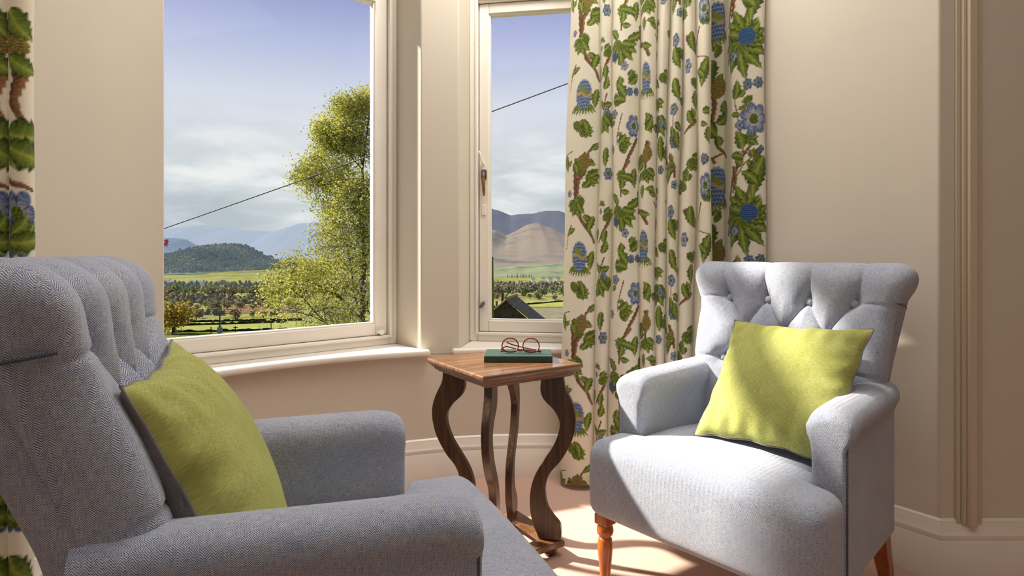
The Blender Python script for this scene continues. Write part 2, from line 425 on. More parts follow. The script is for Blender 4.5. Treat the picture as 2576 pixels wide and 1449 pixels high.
def make_back(root, ky, tf, df, lift=0.0):
    P, s, tot = sil_back(ky); n = len(P)
    # for the creases use s measured from z=.36 along the front
    s_at = lambda z: float(np.interp(z, P[:94, 1], s[:94]))
    tang = np.roll(P, -1, 0)-np.roll(P, 1, 0); tang /= np.linalg.norm(tang, axis=1)[:, None]
    nrm = np.stack([-tang[:, 1], tang[:, 0]], 1)            # outward for this winding (front going up, rear coming down)
    s_end = s[int(np.argmax(P[:, 0]))]+.03
    creases = []; buttons = []
    R = [(s_at(z), xs) for z, xs in ROWS]
    for sb, xs in R:
        for x in xs: buttons.append((x, sb))
    for x in R[0][1]: creases.append(((x, R[0][0]), (x, s_end), 1.0))
    for k in range(3):
        for x in R[k][1]:
            for x2 in R[k+1][1]:
                if abs(x-x2) < .08: creases.append(((x, R[k][0]), (x2, R[k+1][0]), 1.0))
    for k in (0, 2):
        for sg in (-1, 1): creases.append(((sg*.205, R[k][0]), (sg*.36, R[k][0]-.01), .22))
    for x in R[3][1]: creases.append(((x, R[3][0]), (x, s_at(.37)), .8))
    r = .045; cols = []
    w = .322
    xs = list(np.linspace(-w+r, w-r, 150)); ed = [(-w+r-r*math.sin(a), r*(1-math.cos(a))) for a in np.linspace(PI/2, PI/22, 11)]
    cols = ed+[(x, 0) for x in xs]+[(-x, i) for x, i in ed[::-1]]
    V = []
    for x, inset in cols:
        X = np.full(n, x)
        dmin = np.full(n, 9.0)
        dth = np.full(n, 9.0)
        for a, b, k in creases:
            d = seg_d(X, s, a, b); dth = np.minimum(dth, d)
            if k > .3: dmin = np.minimum(dmin, d+(1-k)*.03)
        bd = np.full(n, 9.0)
        for bx, bs in buttons: bd = np.minimum(bd, np.hypot(X-bx, s-bs))
        fadeup = 1-tf*sst(s, s_at(.838)+.02, s_at(.838)+.13)
        D = .029*df*fadeup*(1-np.clip(dmin/.060, 0, 1))**1.9 + .016*np.exp(-(bd/.022)**2)+.0045*(.35+.65*fadeup)*np.exp(-(dth/.0045)**2)
        # fade at the rear end of the roll and on the rear/bottom
        zone = sst(s, 0, .02)*(1-sst(s, s_end-.02, s_end+.02))
        puff = .010*zone
        off = (puff-D*zone)-inset
        y = P[:, 0]+nrm[:, 0]*off; z = P[:, 1]+nrm[:, 1]*off
        flare = .86+.08*sst(z, .35, .8)+.13*sst(z, .78, .93)
        z = z+lift*sst(z, .55, .9)
        V.append(np.stack([X*flare, y*ky, z], 1))
    V = np.array(V); nc = len(cols)
    F = []
    for i in range(nc-1):
        for j in range(n):
            F.append([i*n+j, i*n+(j+1) % n, (i+1)*n+(j+1) % n, (i+1)*n+j])
    F += [list(range(n))[::-1], list(range((nc-1)*n, nc*n))]
    me = MB(); me.add(V.reshape(-1, 3), F); o = me.build('backrest', FABRIC, root, uv=True, angle=50)
    # covered buttons
    rc = .029*df+.016-.010-.005
    for bx, bs in buttons:
        k = int(np.argmin(np.abs(s-bs))); c = Vector((bx*float(.86+.10*sst(P[k, 1], .35, .8)), (P[k, 0]-nrm[k, 0]*rc)*ky, P[k, 1]-nrm[k, 1]*rc+lift*float(sst(P[k, 1], .55, .9)))); nn = Vector((0, nrm[k, 0], nrm[k, 1]))
        mb = MB(); q = nn.to_track_quat('Z', 'Y').to_matrix().to_4x4(); M = Matrix.Translation(c) @ q
        t = MB(); t.lathe([(.0122, -.004), (.0128, .001), (.011, .005), (.007, .0075), (.002, .0085)], 20)
        mb.add([M @ Vector(v) for v in t.V], t.F); mb.build('button', FABRIC, o, uv=True)
    for sg in (-1, 1):
        mb = MB(); f = lambda z_: .94+.13*float(sst(z_+lift, .78, .93))
        mb.tube([(sg*.322*f(z_)*k_, y_*ky, z_+lift) for k_, y_, z_ in ((.97, .580, .842), (1.002, .600, .838), (1.006, .622, .834), (1.006, .642, .829), (1.0, .658, .824))], .0028, 6); mb.build('seam', FABRICD, o, uv=True)
    return o

def make_arm(root, sg, ky, y0=.145, y1=.575, taper=.03, flare=0.0):
    # cross-section in (x outward from inner face, z)
    sec = [(.0, .30), (.0, .50), (-.004, .540), (-.012, .560), (-.014, .580), (-.006, .600), (.012, .614), (.040, .620), (.066, .616), (.088, .604), (.098, .586), (.097, .566), (.089, .551), (.084, .535), (.084, .40), (.084, .203), (.06, .2), (.02, .2), (.0, .21)]
    Q = []
    for i in range(len(sec)):
        a, b = sec[i], sec[(i+1) % len(sec)]; k = max(1, int(math.hypot(b[0]-a[0], b[1]-a[1])/.02))
        for j in range(k): Q.append((a[0]+(b[0]-a[0])*j/k, a[1]+(b[1]-a[1])*j/k))
    Q = np.array(Q); nq = len(Q); cen = np.array([.042, .42])
    ys = [y0+.0]+[y0+.016*(1-math.cos(a)) for a in np.linspace(.35, PI/2, 6)]+list(np.linspace(y0+.03, y1, 26))
    ins = [.016]+[.016*(1-math.sin(a)) for a in np.linspace(.35, PI/2, 6)]+[0]*26
    V = []
    for y, i_ in zip(ys, ins):
        q = Q.copy()
        # inset toward the spine of the section
        q[:, 0] = .042+(q[:, 0]-.042)*(1-i_/.042)
        top = np.clip((q[:, 1]-.45)/.17, 0, 1)
        q[:, 1] -= top*i_*1.2
        # pad dips a little at the front, rises to the rear
        q[:, 1] += top*(.012*(y-.35)/.3 - .014*math.exp(-((y-y0)/.03)**2))
        q[:, 0] += top*flare*(1-(y-y0)/(y1-y0))
        x = (.251+q[:, 0]-taper*(y-y0)/(y1-y0))*sg
        V.append(np.stack([x, np.full(nq, y*ky), q[:, 1]], 1))
    V = np.array(V); F = grid_faces(len(ys), nq)
    F = []
    for i in range(len(ys)-1):
        for j in range(nq): F.append([i*nq+j, i*nq+(j+1) % nq, (i+1)*nq+(j+1) % nq, (i+1)*nq+j])
    F += [list(range(nq))[::-1], list(range((len(ys)-1)*nq, len(ys)*nq))]
    me = MB(); me.add(V.reshape(-1, 3), F); o = me.build('armrest', FABRIC, root, uv=True, angle=55)
    # piping seam down the outer front edge and under the pad
    pts = [(sg*(.251+.080), (y0+.008)*ky, z) for z in np.linspace(.22, .53, 12)]
    mb = MB(); mb.tube(pts, .0034, 8)
    mb.build('piping', FABRICD, o, uv=True)
    return o

def make_chair(name, loc, rz, ky, label, kx=1.0, tf=.90, df=.76):
    root = empty(name, (loc[0], loc[1], 0), rz, label=label, cat='armchair', group=None); root.scale = (kx, 1, 1)
    # seat: full width at the nose, narrow between the arms
    V, F = rbox(.337, .30, .115, .042, 40, 60, 10)
    V[:, 1] += .30; V[:, 2] += .315
    y = V[:, 1]; x = V[:, 0]; z = V[:, 2]
    k = 1-.235*sst(y, .125, .150); k2 = 1-.05*sst(y, .2, .6)
    top = sst(z, .34, .42)
    crown = .018*np.clip(1-(x/.30)**2, 0, 1)*np.clip(1-((y-.25)/.35)**2, 0, 1)*top
    nose = .012*(1-(np.clip((z-.31)/.11, -1, 1))**2)*(1-sst(y, .0, .05))
    V[:, 2] = z+crown-.02*top*sst(y, .25, .6); V[:, 0] = x*k*k2; V[:, 1] = (y-nose)
    V[:, 1] *= ky
    me = MB(); me.add(V, F); me.build('seat', FABRIC, root, uv=True, angle=60)
    make_arm(root, -1, ky); make_arm(root, 1, ky)
    make_back(root, ky, tf, df, .022 if ky > 1.1 else 0.0)
    # turned front legs
    for sg in (-1, 1):
        lx, ly = sg*.300, .045*ky
        mb = MB(); mb.box(lx-.023, lx+.023, ly-.023, ly+.023, .175, .206)
        mb.lathe([(.016, .178), (.019, .174), (.0235, .166), (.0255, .156), (.0235, .146), (.018, .139), (.016, .136), (.020, .133), (.0205, .130), (.0205, .127), (.0225, .118), (.023, .105), (.0215, .085), (.0185, .055), (.0155, .025), (.014, .008), (.0145, .0)], 36, lx, ly)
        mb.build('leg', BEECH, root, bevel=.003, angle=50)
    for sg in (-1, 1):
        mb = MB(); zt, zbm = .215, 0
        V = []
        for (zz, cy, h) in ((.215, .585, .022), (.12, .61, .021), (.0, .665, .016)):
            V += [(sg*.262+a*h, cy*ky+b*h, zz) for a, b in ((-1, -1), (1, -1), (1, 1), (-1, 1))]
        F = []
        for i in range(2):
            for j in range(4): F.append([i*4+j, i*4+(j+1) % 4, i*4+4+(j+1) % 4, i*4+4+j])
        F += [[3, 2, 1, 0], [8, 9, 10, 11]]
        mb.add(V, F); mb.build('leg', BEECH, root, bevel=.003)
    return root

RC = dict(loc=(.4426, 1.5294), rz=-.852, ky=1.0)
LC = dict(loc=(.005, 1.245), rz=1.9635, ky=1.22)
make_chair('armchair', RC['loc'], RC['rz'], RC['ky'], 'pale blue-grey buttoned armchair with turned wooden leg, sunlit seat, beside floral curtain')
make_chair('armchair', LC['loc'], LC['rz'], LC['ky'], 'shadowed blue-grey herringbone armchair seen from its side, under the plain window', .92, .45, 1.0)

# ------------------------------------------------------------------ cushions
def make_cushion(name, size, T, M, label, dent=0.0, seed=1):
    root = empty(name, (0, 0, 0), label=label, cat='cushion'); root.matrix_world = M
    N = 61; g = np.linspace(-1, 1, N); U, W = np.meshgrid(g, g, indexing='ij')
    r_ = np.random.default_rng(seed)
    bow = .085
    X = U*size/2*(1-bow*(1-W**2)*np.abs(U)**2); Z = W*size/2*(1-bow*(1-U**2)*np.abs(W)**2)
    X = X*(1+.015*(np.abs(U*W))**3); Z = Z*(1+.015*(np.abs(U*W))**3)
    th = ((1-np.abs(U)**2.2)*(1-np.abs(W)**2.2)); th = np.clip(th, 0, 1)**.52
    # radiating puckers near corners and edge
    edge = np.maximum(np.abs(U), np.abs(W)); angc = np.arctan2(W, U)
    puck = .006*np.sin(U*23+seed)*np.exp(-((1-np.abs(W))/.30)**2)*(1-np.abs(W)**12)+.005*np.sin(W*21+1.3*seed)*np.exp(-((1-np.abs(U))/.22)**2)*(1-np.abs(U)**12)
    low = .008*np.sin(U*3.1+seed)*np.cos(W*2.7)*th
    wx = .0025*np.sin(W*13+seed)*np.abs(U)**6*(1-W**8); wz = .0025*np.sin(U*12+2*seed)*np.abs(W)**6*(1-U**8)
    X = X+wx; Z = Z+wz
    for nm, sgn, mat in (('velvet_front', -1, LIME), ('linen_back', 1, LINEN)):
        Y = sgn*(T/2*th+puck*np.clip(th*2, 0, 1)+low*(sgn < 0))
        V = np.stack([X, Y, Z], -1).reshape(-1, 3)
        F = grid_faces(N, N, flip=(sgn > 0))
        me = bpy.data.meshes.new(nm); me.from_pydata(V.tolist(), [], F); me.update()
        uv = me.uv_layers.new(name='UVMap'); lv = np.empty(len(me.loops), dtype=np.int32); me.loops.foreach_get('vertex_index', lv)
        uv.data.foreach_set('uv', V[lv][:, [0, 2]].ravel())
        link_mesh(nm, me, mat, root, True, 0)
    # seam cord
    idx = [(i, 0) for i in range(N)]+[(N-1, j) for j in range(1, N)]+[(i, N-1) for i in range(N-2, -1, -1)]+[(0, j) for j in range(N-2, 0, -1)]
    mb = MB(); mb.tube([(X[i, j], .0, Z[i, j]) for i, j in idx], .0022, 6, closed=True); mb.build('seam', LINEN, root, uv=True)
    return root
def chairM(ch): return Matrix.Translation((ch['loc'][0], ch['loc'][1], 0)) @ Matrix.Rotation(ch['rz'], 4, 'Z')
def frame_from(ch, bl, br, tl, tr):
    """cushion matrix from its corner points in chair-local coordinates"""
    bl, br, tl, tr = map(Vector, (bl, br, tl, tr)); x = ((br+tr)-(bl+tl)).normalized(); z = ((tl+tr)-(bl+br)).normalized()
    y = z.cross(x).normalized(); z = x.cross(y).normalized(); c = (bl+br+tl+tr)/4
    M = Matrix(((x.x, y.x, z.x, c.x), (x.y, y.y, z.y, c.y), (x.z, y.z, z.z, c.z), (0, 0, 0, 1)))
    return chairM(ch) @ M
make_cushion('cushion', .40, .15, frame_from(RC, (-.10, .24, .440), (.275, .20, .452), (-.115, .46, .775), (.285, .49, .780)), 'lime velvet cushion facing forward on the sunlit armchair seat', seed=2)
make_cushion('cushion', .45, .18, frame_from(LC, (-.225, .485, .425), (.215, .485, .425), (-.240, .64, .775), (.215, .64, .775)), 'lime velvet cushion with grey linen back, seen edge-on in the shadowed armchair', seed=5)

# ------------------------------------------------------------------ side table
TC = Vector((-.031, 1.98)); TA = math.radians(33.5); TH = .627
table = empty('side_table', (TC.x, TC.y, 0), TA, label='small square oak side table with S-shaped legs standing between the two armchairs', cat='table')
def sq_sweep(prof, name, mat, bevel=0):   # prof: (half side, z)
    V = []; F = []
    for h, z in prof: V += [(-h, -h, z), (h, -h, z), (h, h, z), (-h, h, z)]
    for i in range(len(prof)-1):
        for j in range(4): F.append([i*4+j, i*4+(j+1) % 4, i*4+4+(j+1) % 4, i*4+4+j])
    F += [[3, 2, 1, 0], [len(prof)*4-4+j for j in range(4)]]
    mb = MB(); mb.add(V, F); return mb.build(name, mat, table, angle=25, bevel=bevel)
h = .1875
top = sq_sweep([(h-.003, TH-.015), (h, TH-.012), (h+.001, TH-.008), (h, TH-.003), (h-.003, TH)], 'tabletop', OAKT)
sq_sweep([(h-.030, TH-.042), (h-.028, TH-.038), (h-.022, TH-.036), (h-.020, TH-.033), (h-.019, TH-.028), (h-.013, TH-.026), (h-.010, TH-.020), (h-.006, TH-.0185), (h-.004, TH-.015)], 'moulded_edge', m_wood('oak_edge', lin(58, 30, 12), lin(104, 62, 30), lin(150, 98, 52), 'X', .9, .3))
LO = [(865, 425), (866, 450), (875, 485), (910, 560), (924, 620), (922, 680), (900, 760), (850, 850), (800, 910), (775, 970), (772, 1030), (785, 1090), (815, 1135), (845, 1170), (853, 1210), (850, 1252)]
LI = [(757, 425), (750, 450), (747, 500), (765, 545), (815, 595), (843, 650), (838, 710), (810, 780), (765, 850), (725, 915), (700, 985), (692, 1060), (697, 1130), (710, 1185), (728, 1225), (738, 1252)]
def cat(pts, n=48):
    P = np.array(pts, float); P = np.vstack([2*P[0]-P[1], P, 2*P[-1]-P[-2]]); out = []
    for i in range(1, len(P)-2):
        for t in np.linspace(0, 1, 5, endpoint=False):
            a, b, c, d = P[i-1], P[i], P[i+1], P[i+2]
            out.append(.5*((2*b)+(-a+c)*t+(2*a-5*b+4*c-d)*t*t+(-a+3*b-3*c+d)*t**3))
    out.append(P[-2]); return np.array(out)
lo, li = cat(LO), cat(LI)
conv = lambda q: ((q[0]-548)*.000645, .5835-(q[1]-425)*.000642)
for k in range(4):
    mb = MB(); ca, sa = math.cos(PI/4+k*PI/2), math.sin(PI/4+k*PI/2); w = .0125; V = []
    for a, b in zip(lo, li):
        (ro, zo), (ri, zi) = conv(a), conv(b)
        for r_, z_, s_ in ((ro, zo, -w), (ro, zo, w), (ri, zi, w), (ri, zi, -w)): V.append((r_*ca-s_*sa, r_*sa+s_*ca, z_))
    n = len(lo); F = []
    for i in range(n-1):
        for j in range(4): F.append([i*4+j, i*4+(j+1) % 4, i*4+4+(j+1) % 4, i*4+4+j])
    F += [[3, 2, 1, 0], [n*4-4+j for j in range(4)]]
    mb.add(V, F); mb.build('leg', OAKL, table, bevel=.002, angle=35)
    fb = MB(); fb.lathe([(.010, .0), (.018, .003), (.0235, .012), (.0235, .020), (.018, .028), (.012, .0305)], 24, .158*ca, .158*sa)
    fb.build('foot', OAKL, table)
mb = MB(); ho, hi = .146, .096
for k in range(4):
    a = k*PI/2; R2 = Matrix.Rotation(a, 4, 'Z')
    V = []
    for z in (.030, .034, .048, .051):
        e = .003 if z in (.030, .051) else 0
        V += [R2 @ Vector(p) for p in ((-ho+e, -ho+e, z), (ho-e, -ho+e, z), (hi, -hi, z), (-hi, -hi, z))]
    F = []
    for i in range(3):
        for j in range(4): F.append([i*4+j, i*4+(j+1) % 4, i*4+4+(j+1) % 4, i*4+4+j])
    F += [[3, 2, 1, 0], [12, 13, 14, 15]]; mb.add(V, F)
mb.build('base_frame', OAKT, table, angle=25)

# book
bk = empty('book', (.022, 2.017, TH), math.radians(-1.5), label='closed dark green hardback book lying on the oak side table', cat='book')
BW, BD, BT = .224, .145, .021
mb = MB(); mb.box(-BW/2, BW/2, -BD/2, BD/2, 0, .0028); mb.box(-BW/2, BW/2, -BD/2, BD/2, BT-.0028, BT); mb.box(-BW/2, BW/2, -BD/2, -BD/2+.003, 0, BT)
mb.build('cover', GREENB, bk, bevel=.0012)
mb = MB(); mb.box(-BW/2+.004, BW/2-.004, -BD/2+.003, BD/2-.004, .0028, BT-.0028); mb.build('pages', PAPER, bk, smooth=False)
# spectacles, lying upside down on the book with arms folded
gl = empty('spectacles', (.029, 2.0, TH+BT), math.radians(-3), label='red-brown framed reading glasses resting folded on top of the green book', cat='glasses')
def rim(cx):
    pts = []
    for k in range(40):
        t = 2*PI*k/40; x = math.copysign(abs(math.cos(t))**.85, math.cos(t))*.0275; z = math.sin(t)*(.027 if math.sin(t) > 0 else .019)
        pts.append((cx+x, -.004*abs(cx+x)/.06, z+.0215+.0025))
    return pts
mb = MB()
for cx in (-.035, .035): mb.tube(rim(cx), .0019, 8, closed=True)
mb.tube([(-.010, 0, .012), (-.004, -.001, .009), (.004, -.001, .009), (.010, 0, .012)], .0024, 8)
for cx in (-1, 1):
    mb.tube([(cx*.056, -.003, .010), (cx*.064, -.002, .007), (cx*.067, .004, .006)], [.003, .0035, .003], 8)
    mb.tube([(cx*.035+.022*t_, -.003, .0052+.0035*t_*t_) for t_ in (-1, -.66, -.33, 0, .33, .66, 1)], .0025, 8)
mb.build('frame_front', TORT, gl)
for cx in (-1, 1):
    mb = MB(); z0 = .012
    mb.tube([(cx*.067, .004, z0-.004), (cx*.050, .010+.003*(cx > 0), .010), (cx*.01, .016+.004*(cx > 0), .016), (-cx*.03, .018+.004*(cx > 0), .026), (-cx*.048, .018, .034)] if cx > 0 else
            [(cx*.067, .004, z0), (cx*.05, .008, .022), (cx*.01, .022, .010), (-cx*.035, .024, .006), (-cx*.055, .022, .004)], [.0025, .002, .0018, .0022, .002], 8)
    mb.build('temple', TORT, gl)
    r_ = rim(cx*.035); mb = MB(); mb.add([(x, y-.0006, z) for x, y, z in r_]+[(x, y+.0006, z) for x, y, z in r_], [list(range(40)), list(range(40, 80))[::-1]]+[[i, (i+1) % 40, 40+(i+1) % 40, 40+i] for i in range(40)])
    mb.build('lens', LENS, gl, smooth=False)

# ------------------------------------------------------------------ curtains: a printed floral pattern painted per vertex on pleated cloth
L3 = lambda *c: np.array(lin(*c)[:3])
CREAM = L3(253, 245, 224); DG = L3(20, 40, 14); MG = L3(62, 90, 28); YG = L3(160, 170, 72); BR = L3(120, 78, 48); BRL = L3(182, 136, 96)
NAVY = L3(22, 44, 96); BLUE = L3(52, 92, 160); SKYB = L3(120, 156, 206); PALE = L3(226, 222, 206); GOLD = L3(196, 160, 92)
class Print:
    def __init__(s, U, Z):
        s.U, s.Z = U, Z; s.c = np.tile(CREAM, (len(U), len(Z), 1)).astype(np.float32)
        s.h = rng.random((len(U), len(Z))).astype(np.float32)
    def win(s, u, z, R):
        i0, i1 = np.searchsorted(s.U, (u-R, u+R)); j0, j1 = np.searchsorted(s.Z, (z-R, z+R))
        if i1 <= i0 or j1 <= j0: return None
        return slice(i0, i1), slice(j0, j1), (s.U[i0:i1]-u)[:, None], (s.Z[j0:j1]-z)[None, :]
    def put(s, I, J, mask, col):
        m = np.clip(mask, 0, 1)[..., None]; s.c[I, J] = s.c[I, J]*(1-m)+col*m
    def leaf(s, u, z, ang, L, W, ser=5, pale=0.0):
        L *= 1.22; W *= 1.38
        w = s.win(u+math.cos(ang)*L/2, z+math.sin(ang)*L/2, L*.75+W)
        if not w: return
        I, J, du, dz = w; du = du+math.cos(ang)*L/2; dz = dz+math.sin(ang)*L/2
        a = (du*math.cos(ang)+dz*math.sin(ang))/L; b = (-du*math.sin(ang)+dz*math.cos(ang))/W
        b = b+.25*np.sin(a*3)
        hw = np.sin(np.clip(a, 0, 1)**.75*PI)*(1-.28*((a*ser-.6*np.abs(b)) % 1))
        hw = np.where((a < 0) | (a > 1), -1, hw)
        mask = np.clip((hw-np.abs(b))*8+.3, 0, 1)
        k = np.abs(b)/np.maximum(hw, .05); vein = np.exp(-(b/.09)**2)+.5*np.exp(-((((a*ser*1.0-.9*np.abs(b)) % 1)-.5)/.12)**2)
        k = np.clip(k+(s.h[I, J]-.5)*.35, 0, 1)[..., None]
        side = (b > 0)[..., None]*.35
        col = YG*(1-k)*(.85-side+pale)+MG*(k*(1-k)*2+side*(1-k))+DG*k**1.3
        col = col*(1-.0)+YG*(.35*vein[..., None]); s.put(I, J, mask, np.clip(col, 0, .6))
    def spray(s, u, z, ang, L, n=5, W=None):
        for k in range(n):
            a = ang+(k-(n-1)/2)*.48; s.leaf(u, z, a, L*(1-.12*abs(k-(n-1)/2)), (W or L*.2), 4)
    def branch(s, pts, r):
        P = np.array(pts); cu, cz = P.mean(0); R = np.abs(P-[cu, cz]).max()+r*2
        w = s.win(cu, cz, R)
        if not w: return
        I, J, du, dz = w; X = du+cu; Y = dz+cz; d = np.full(np.broadcast(X, Y).shape, 9.0); sd = np.zeros_like(d)
        n = len(P)-1
        for i in range(n):
            a, b = P[i], P[i+1]; v = b-a; t = np.clip(((X-a[0])*v[0]+(Y-a[1])*v[1])/(v@v+1e-9), 0, 1)
            rr = r*.78*(1.2-.65*(i+t)/n)*(1+.18*np.sin((X+Y)*260)); dd = np.hypot(X-a[0]-t*v[0], Y-a[1]-t*v[1])/rr
            sgn = ((X-a[0])*v[1]-(Y-a[1])*v[0])/(np.hypot(*v)*rr+1e-9); sd = np.where(dd < d, sgn, sd); d = np.minimum(d, dd)
        k = np.clip(.5+.5*sd+(s.h[I, J]-.5)*.6, 0, 1)[..., None]
        s.put(I, J, (1.1-d)*4, BRL*.85*(1-k)+BR*k*.55)
    def pinecone(s, u, z, W, H):
        for k in range(9): s.leaf(u+(k-4)*W*.16, z-H*.55, -PI/2+(k-4)*.16, H*.62, W*.13, 2)
        w = s.win(u, z, H*1.2)
        if not w: return
        I, J, du, dz = w; a = du/W; b = dz/H; r = np.hypot(a, b)
        th = np.arctan2(b, a); edge = 1-.07*np.abs(np.sin(th*9)); row = (b*5.0+.35*a*a*5*.4); cell = (a*4.2+.5*(np.floor(row) % 2)) % 1-.5; fr = row % 1
        sc = np.hypot(cell*1.6, (fr-.85)*1.1)
        k = np.clip(sc*1.1+(s.h[I, J]-.5)*.25, 0, 1)[..., None]
        col = SKYB*k*.75+BLUE*(1-k)*.8+NAVY*(1-k)*.4
        rim = np.clip((sc-.72)*5, 0, 1)[..., None]; col = col*(1-rim)+PALE*.8*rim*.7+NAVY*rim*.3
        wav = b+.12*np.sin(a*4); g = (np.abs(wav-.02) < .11)[..., None]; col = np.where(g, GOLD*.8+.25*PALE*(s.h[I, J][..., None]), col)
        g2 = ((wav > .08) & (wav < .42) & (np.abs(a) < .42+.12*np.sin(b*40)))[..., None]
        col = np.where(g2, YG*.7+MG*.4*s.h[I, J][..., None], col)
        s.put(I, J, (edge-r)*10, col)
    def bloom(s, u, z, R, n=6, dark=0.0, st=.85):
        w = s.win(u, z, R*1.25)
        if not w: return
        I, J, du, dz = w; r = np.hypot(du/st, dz)/R; th = np.arctan2(dz, du/st); e = .72+.3*np.abs(np.cos(th*n/2))**.6
        k = np.clip(r/e+.22*np.sin(th*46)*(r > .2)+(s.h[I, J]-.5)*.2, 0, 1)[..., None]
        col = PALE*(1-k)**1.1*(1-dark)+SKYB*.5*k*(1-k)+BLUE*k*(1.0)*(1-k*.35)+NAVY*k**3*.5-.05*(1-k)*k
        col = np.where((r < .30)[..., None], MG*.7+YG*.5*s.h[I, J][..., None], col)
        gap = np.exp(-((np.abs(np.cos(th*n/2)))/.16)**2)*(r > .35); col = col*(1-.55*gap[..., None])
        s.put(I, J, (e-r)*9, col)
    def chalice(s, u, z, W, H):
        w = s.win(u, z, H*1.2)
        if not w: return
        I, J, du, dz = w; a = du/W; b = dz/H; hw = (.80-.45*b**2)*np.sqrt(np.clip(1-b**2*.9, 0, 1))+.10*np.abs(np.sin(b*7))
        k = ((b*4+np.abs(np.sin(a*5))) % 1)[..., None]; col = GOLD*(1-k)*.8+MG*k*.8+BR*.15
        s.put(I, J, np.where(np.abs(b) < 1, (hw-np.abs(a))*8, 0), col)
    def berries(s, u, z, R):
        w = s.win(u, z, R*1.3)
        if not w: return
        I, J, du, dz = w; r = np.hypot(du, dz)/R; q = R*.24; x = (du/q+.5*(np.floor(dz/q) % 2)) % 1-.5; y = (dz/q) % 1-.5; c = np.clip(np.hypot(x, y)*2, 0, 1)[..., None]
        s.put(I, J, (1-r)*8, SKYB*(1-c)*.8+BLUE*.35+NAVY*c*.5)
    def twin(s, u, z, R): s.bloom(u-R*.6, z, R*.8, 7, .5); s.bloom(u+R*.7, z+R*.1, R*.8, 7, .5)
    def sprig(s, u, z, R):
        s.branch([(u, z-R*1.6), (u+.1*R, z)], .0018)
        for k in range(5): a = PI*k/4; s.leaf(u, z-R*.3, a, R*.9, R*.22, 1)
        s.bloom(u-.2*R, z-R*1.5, R*.6, 4, .2)
    def scroll(s, u, z, R, sg=1):
        s.branch([(u-sg*R*.6, z+R), (u+sg*R*.5, z+R*.7), (u+sg*R*.7, z), (u+sg*R*.2, z-R*.8)], .0025)
        s.leaf(u+sg*R*.55, z+R*.75, -PI/2-sg*.25, R*1.9, R*.42, 7)
        s.leaf(u+sg*R*.2, z-R*.7, PI/2+sg*.9, R*.9, R*.25, 3)

def section(bounds, amps, ypath, zc, wob=0.0):
    """plan section of a pleated curtain from fold boundaries; returns dense (x, y, px-parameter)"""
    pts = []; par = []
    for i in range(len(bounds)-1):
        x0, x1 = bounds[i], bounds[i+1]; a = amps[i]; c = (x0+x1)/2; hw = (x1-x0)/2
        over = 1.12 if a > .03 else 1.0
        for k in range(24):
            ph = PI*k/24; p = c-hw*over*math.cos(ph); off = a*math.sin(ph)**.8
            X, Y = ypath(p); pts.append((X, Y, off)); par.append(p)
    X, Y = ypath(bounds[-1]); pts.append((X, Y, 0)); par.append(bounds[-1])
    return np.array(pts), np.array(par)

def build_curtain(name, bounds, amps, recess, ypath, nrm, zlo, ztop, step, dz, painter, label, hemwob, split=0.0):
    P, par = section(bounds, amps, ypath, 0)
    nx, ny = nrm
    rec = np.interp(par, *recess) if recess else 0
    off = P[:, 2]-rec
    base = P[:, :2]+np.outer(off, nrm)
    d = np.r_[0, np.cumsum(np.hypot(*np.diff(base, axis=0).T))]
    # round the pinched corners slightly
    n = int(d[-1]/step); U = np.linspace(0, d[-1], n)
    X = np.interp(U, d, base[:, 0]); Y = np.interp(U, d, base[:, 1]); PX = np.interp(U, d, par); O = np.interp(U, d, off)
    ker = np.ones(5)/5
    for A in (X, Y): A[2:-2] = np.convolve(A, ker, 'valid')
    Z = np.r_[np.arange(zlo, 2.06, dz), np.arange(2.06, ztop+.01, .03)]
    pr = Print(U, Z); painter(pr, lambda px: float(np.interp(px, par, d)), lambda px: ypath(px)[1])
    t = np.array([nrm[1], -nrm[0]])
    V = np.empty((n, len(Z), 3))
    zz = Z[None, :]; uu = U[:, None]
    sway = .006*np.sin(zz*2.3+uu*5)+.004*np.sin(zz*5.1+uu*11)
    kf = 1+.10*np.sin(zz*1.9+PX[:, None]*.02)
    spread = split*(1-zz/2.0)*((PX[:, None]-PX.max())/(PX.max()-PX.min()))
    V[..., 0] = X[:, None]+nrm[0]*O[:, None]*(kf-1)+t[0]*(sway)+spread
    V[..., 1] = Y[:, None]+nrm[1]*O[:, None]*(kf-1)+t[1]*(sway)
    fade = np.exp(-(zz-zlo)/.05); V[..., 2] = zz+fade*hemwob*np.sin(uu*9)
    me = bpy.data.meshes.new(name); m_, k_ = V.shape[:2]
    idx = np.arange(m_*k_).reshape(m_, k_); F = np.stack([idx[:-1, :-1], idx[1:, :-1], idx[1:, 1:], idx[:-1, 1:]], -1).reshape(-1, 4)
    me.vertices.add(m_*k_); me.vertices.foreach_set('co', V.ravel())
    me.loops.add(F.size); me.loops.foreach_set('vertex_index', F.ravel().astype(np.int32))
    me.polygons.add(len(F)); me.polygons.foreach_set('loop_start', (np.arange(len(F))*4).astype(np.int32))
    me.update(); me.validate()
    ca = me.color_attributes.new('print', 'FLOAT_COLOR', 'POINT')
    c4 = np.concatenate([pr.c.reshape(-1, 3), np.ones((m_*k_, 1))], 1).astype(np.float32); ca.data.foreach_set('color', c4.ravel())
    o = link_mesh(name, me, CLOTH, None, True, 0)
    return tagd(o, label, 'curtain')

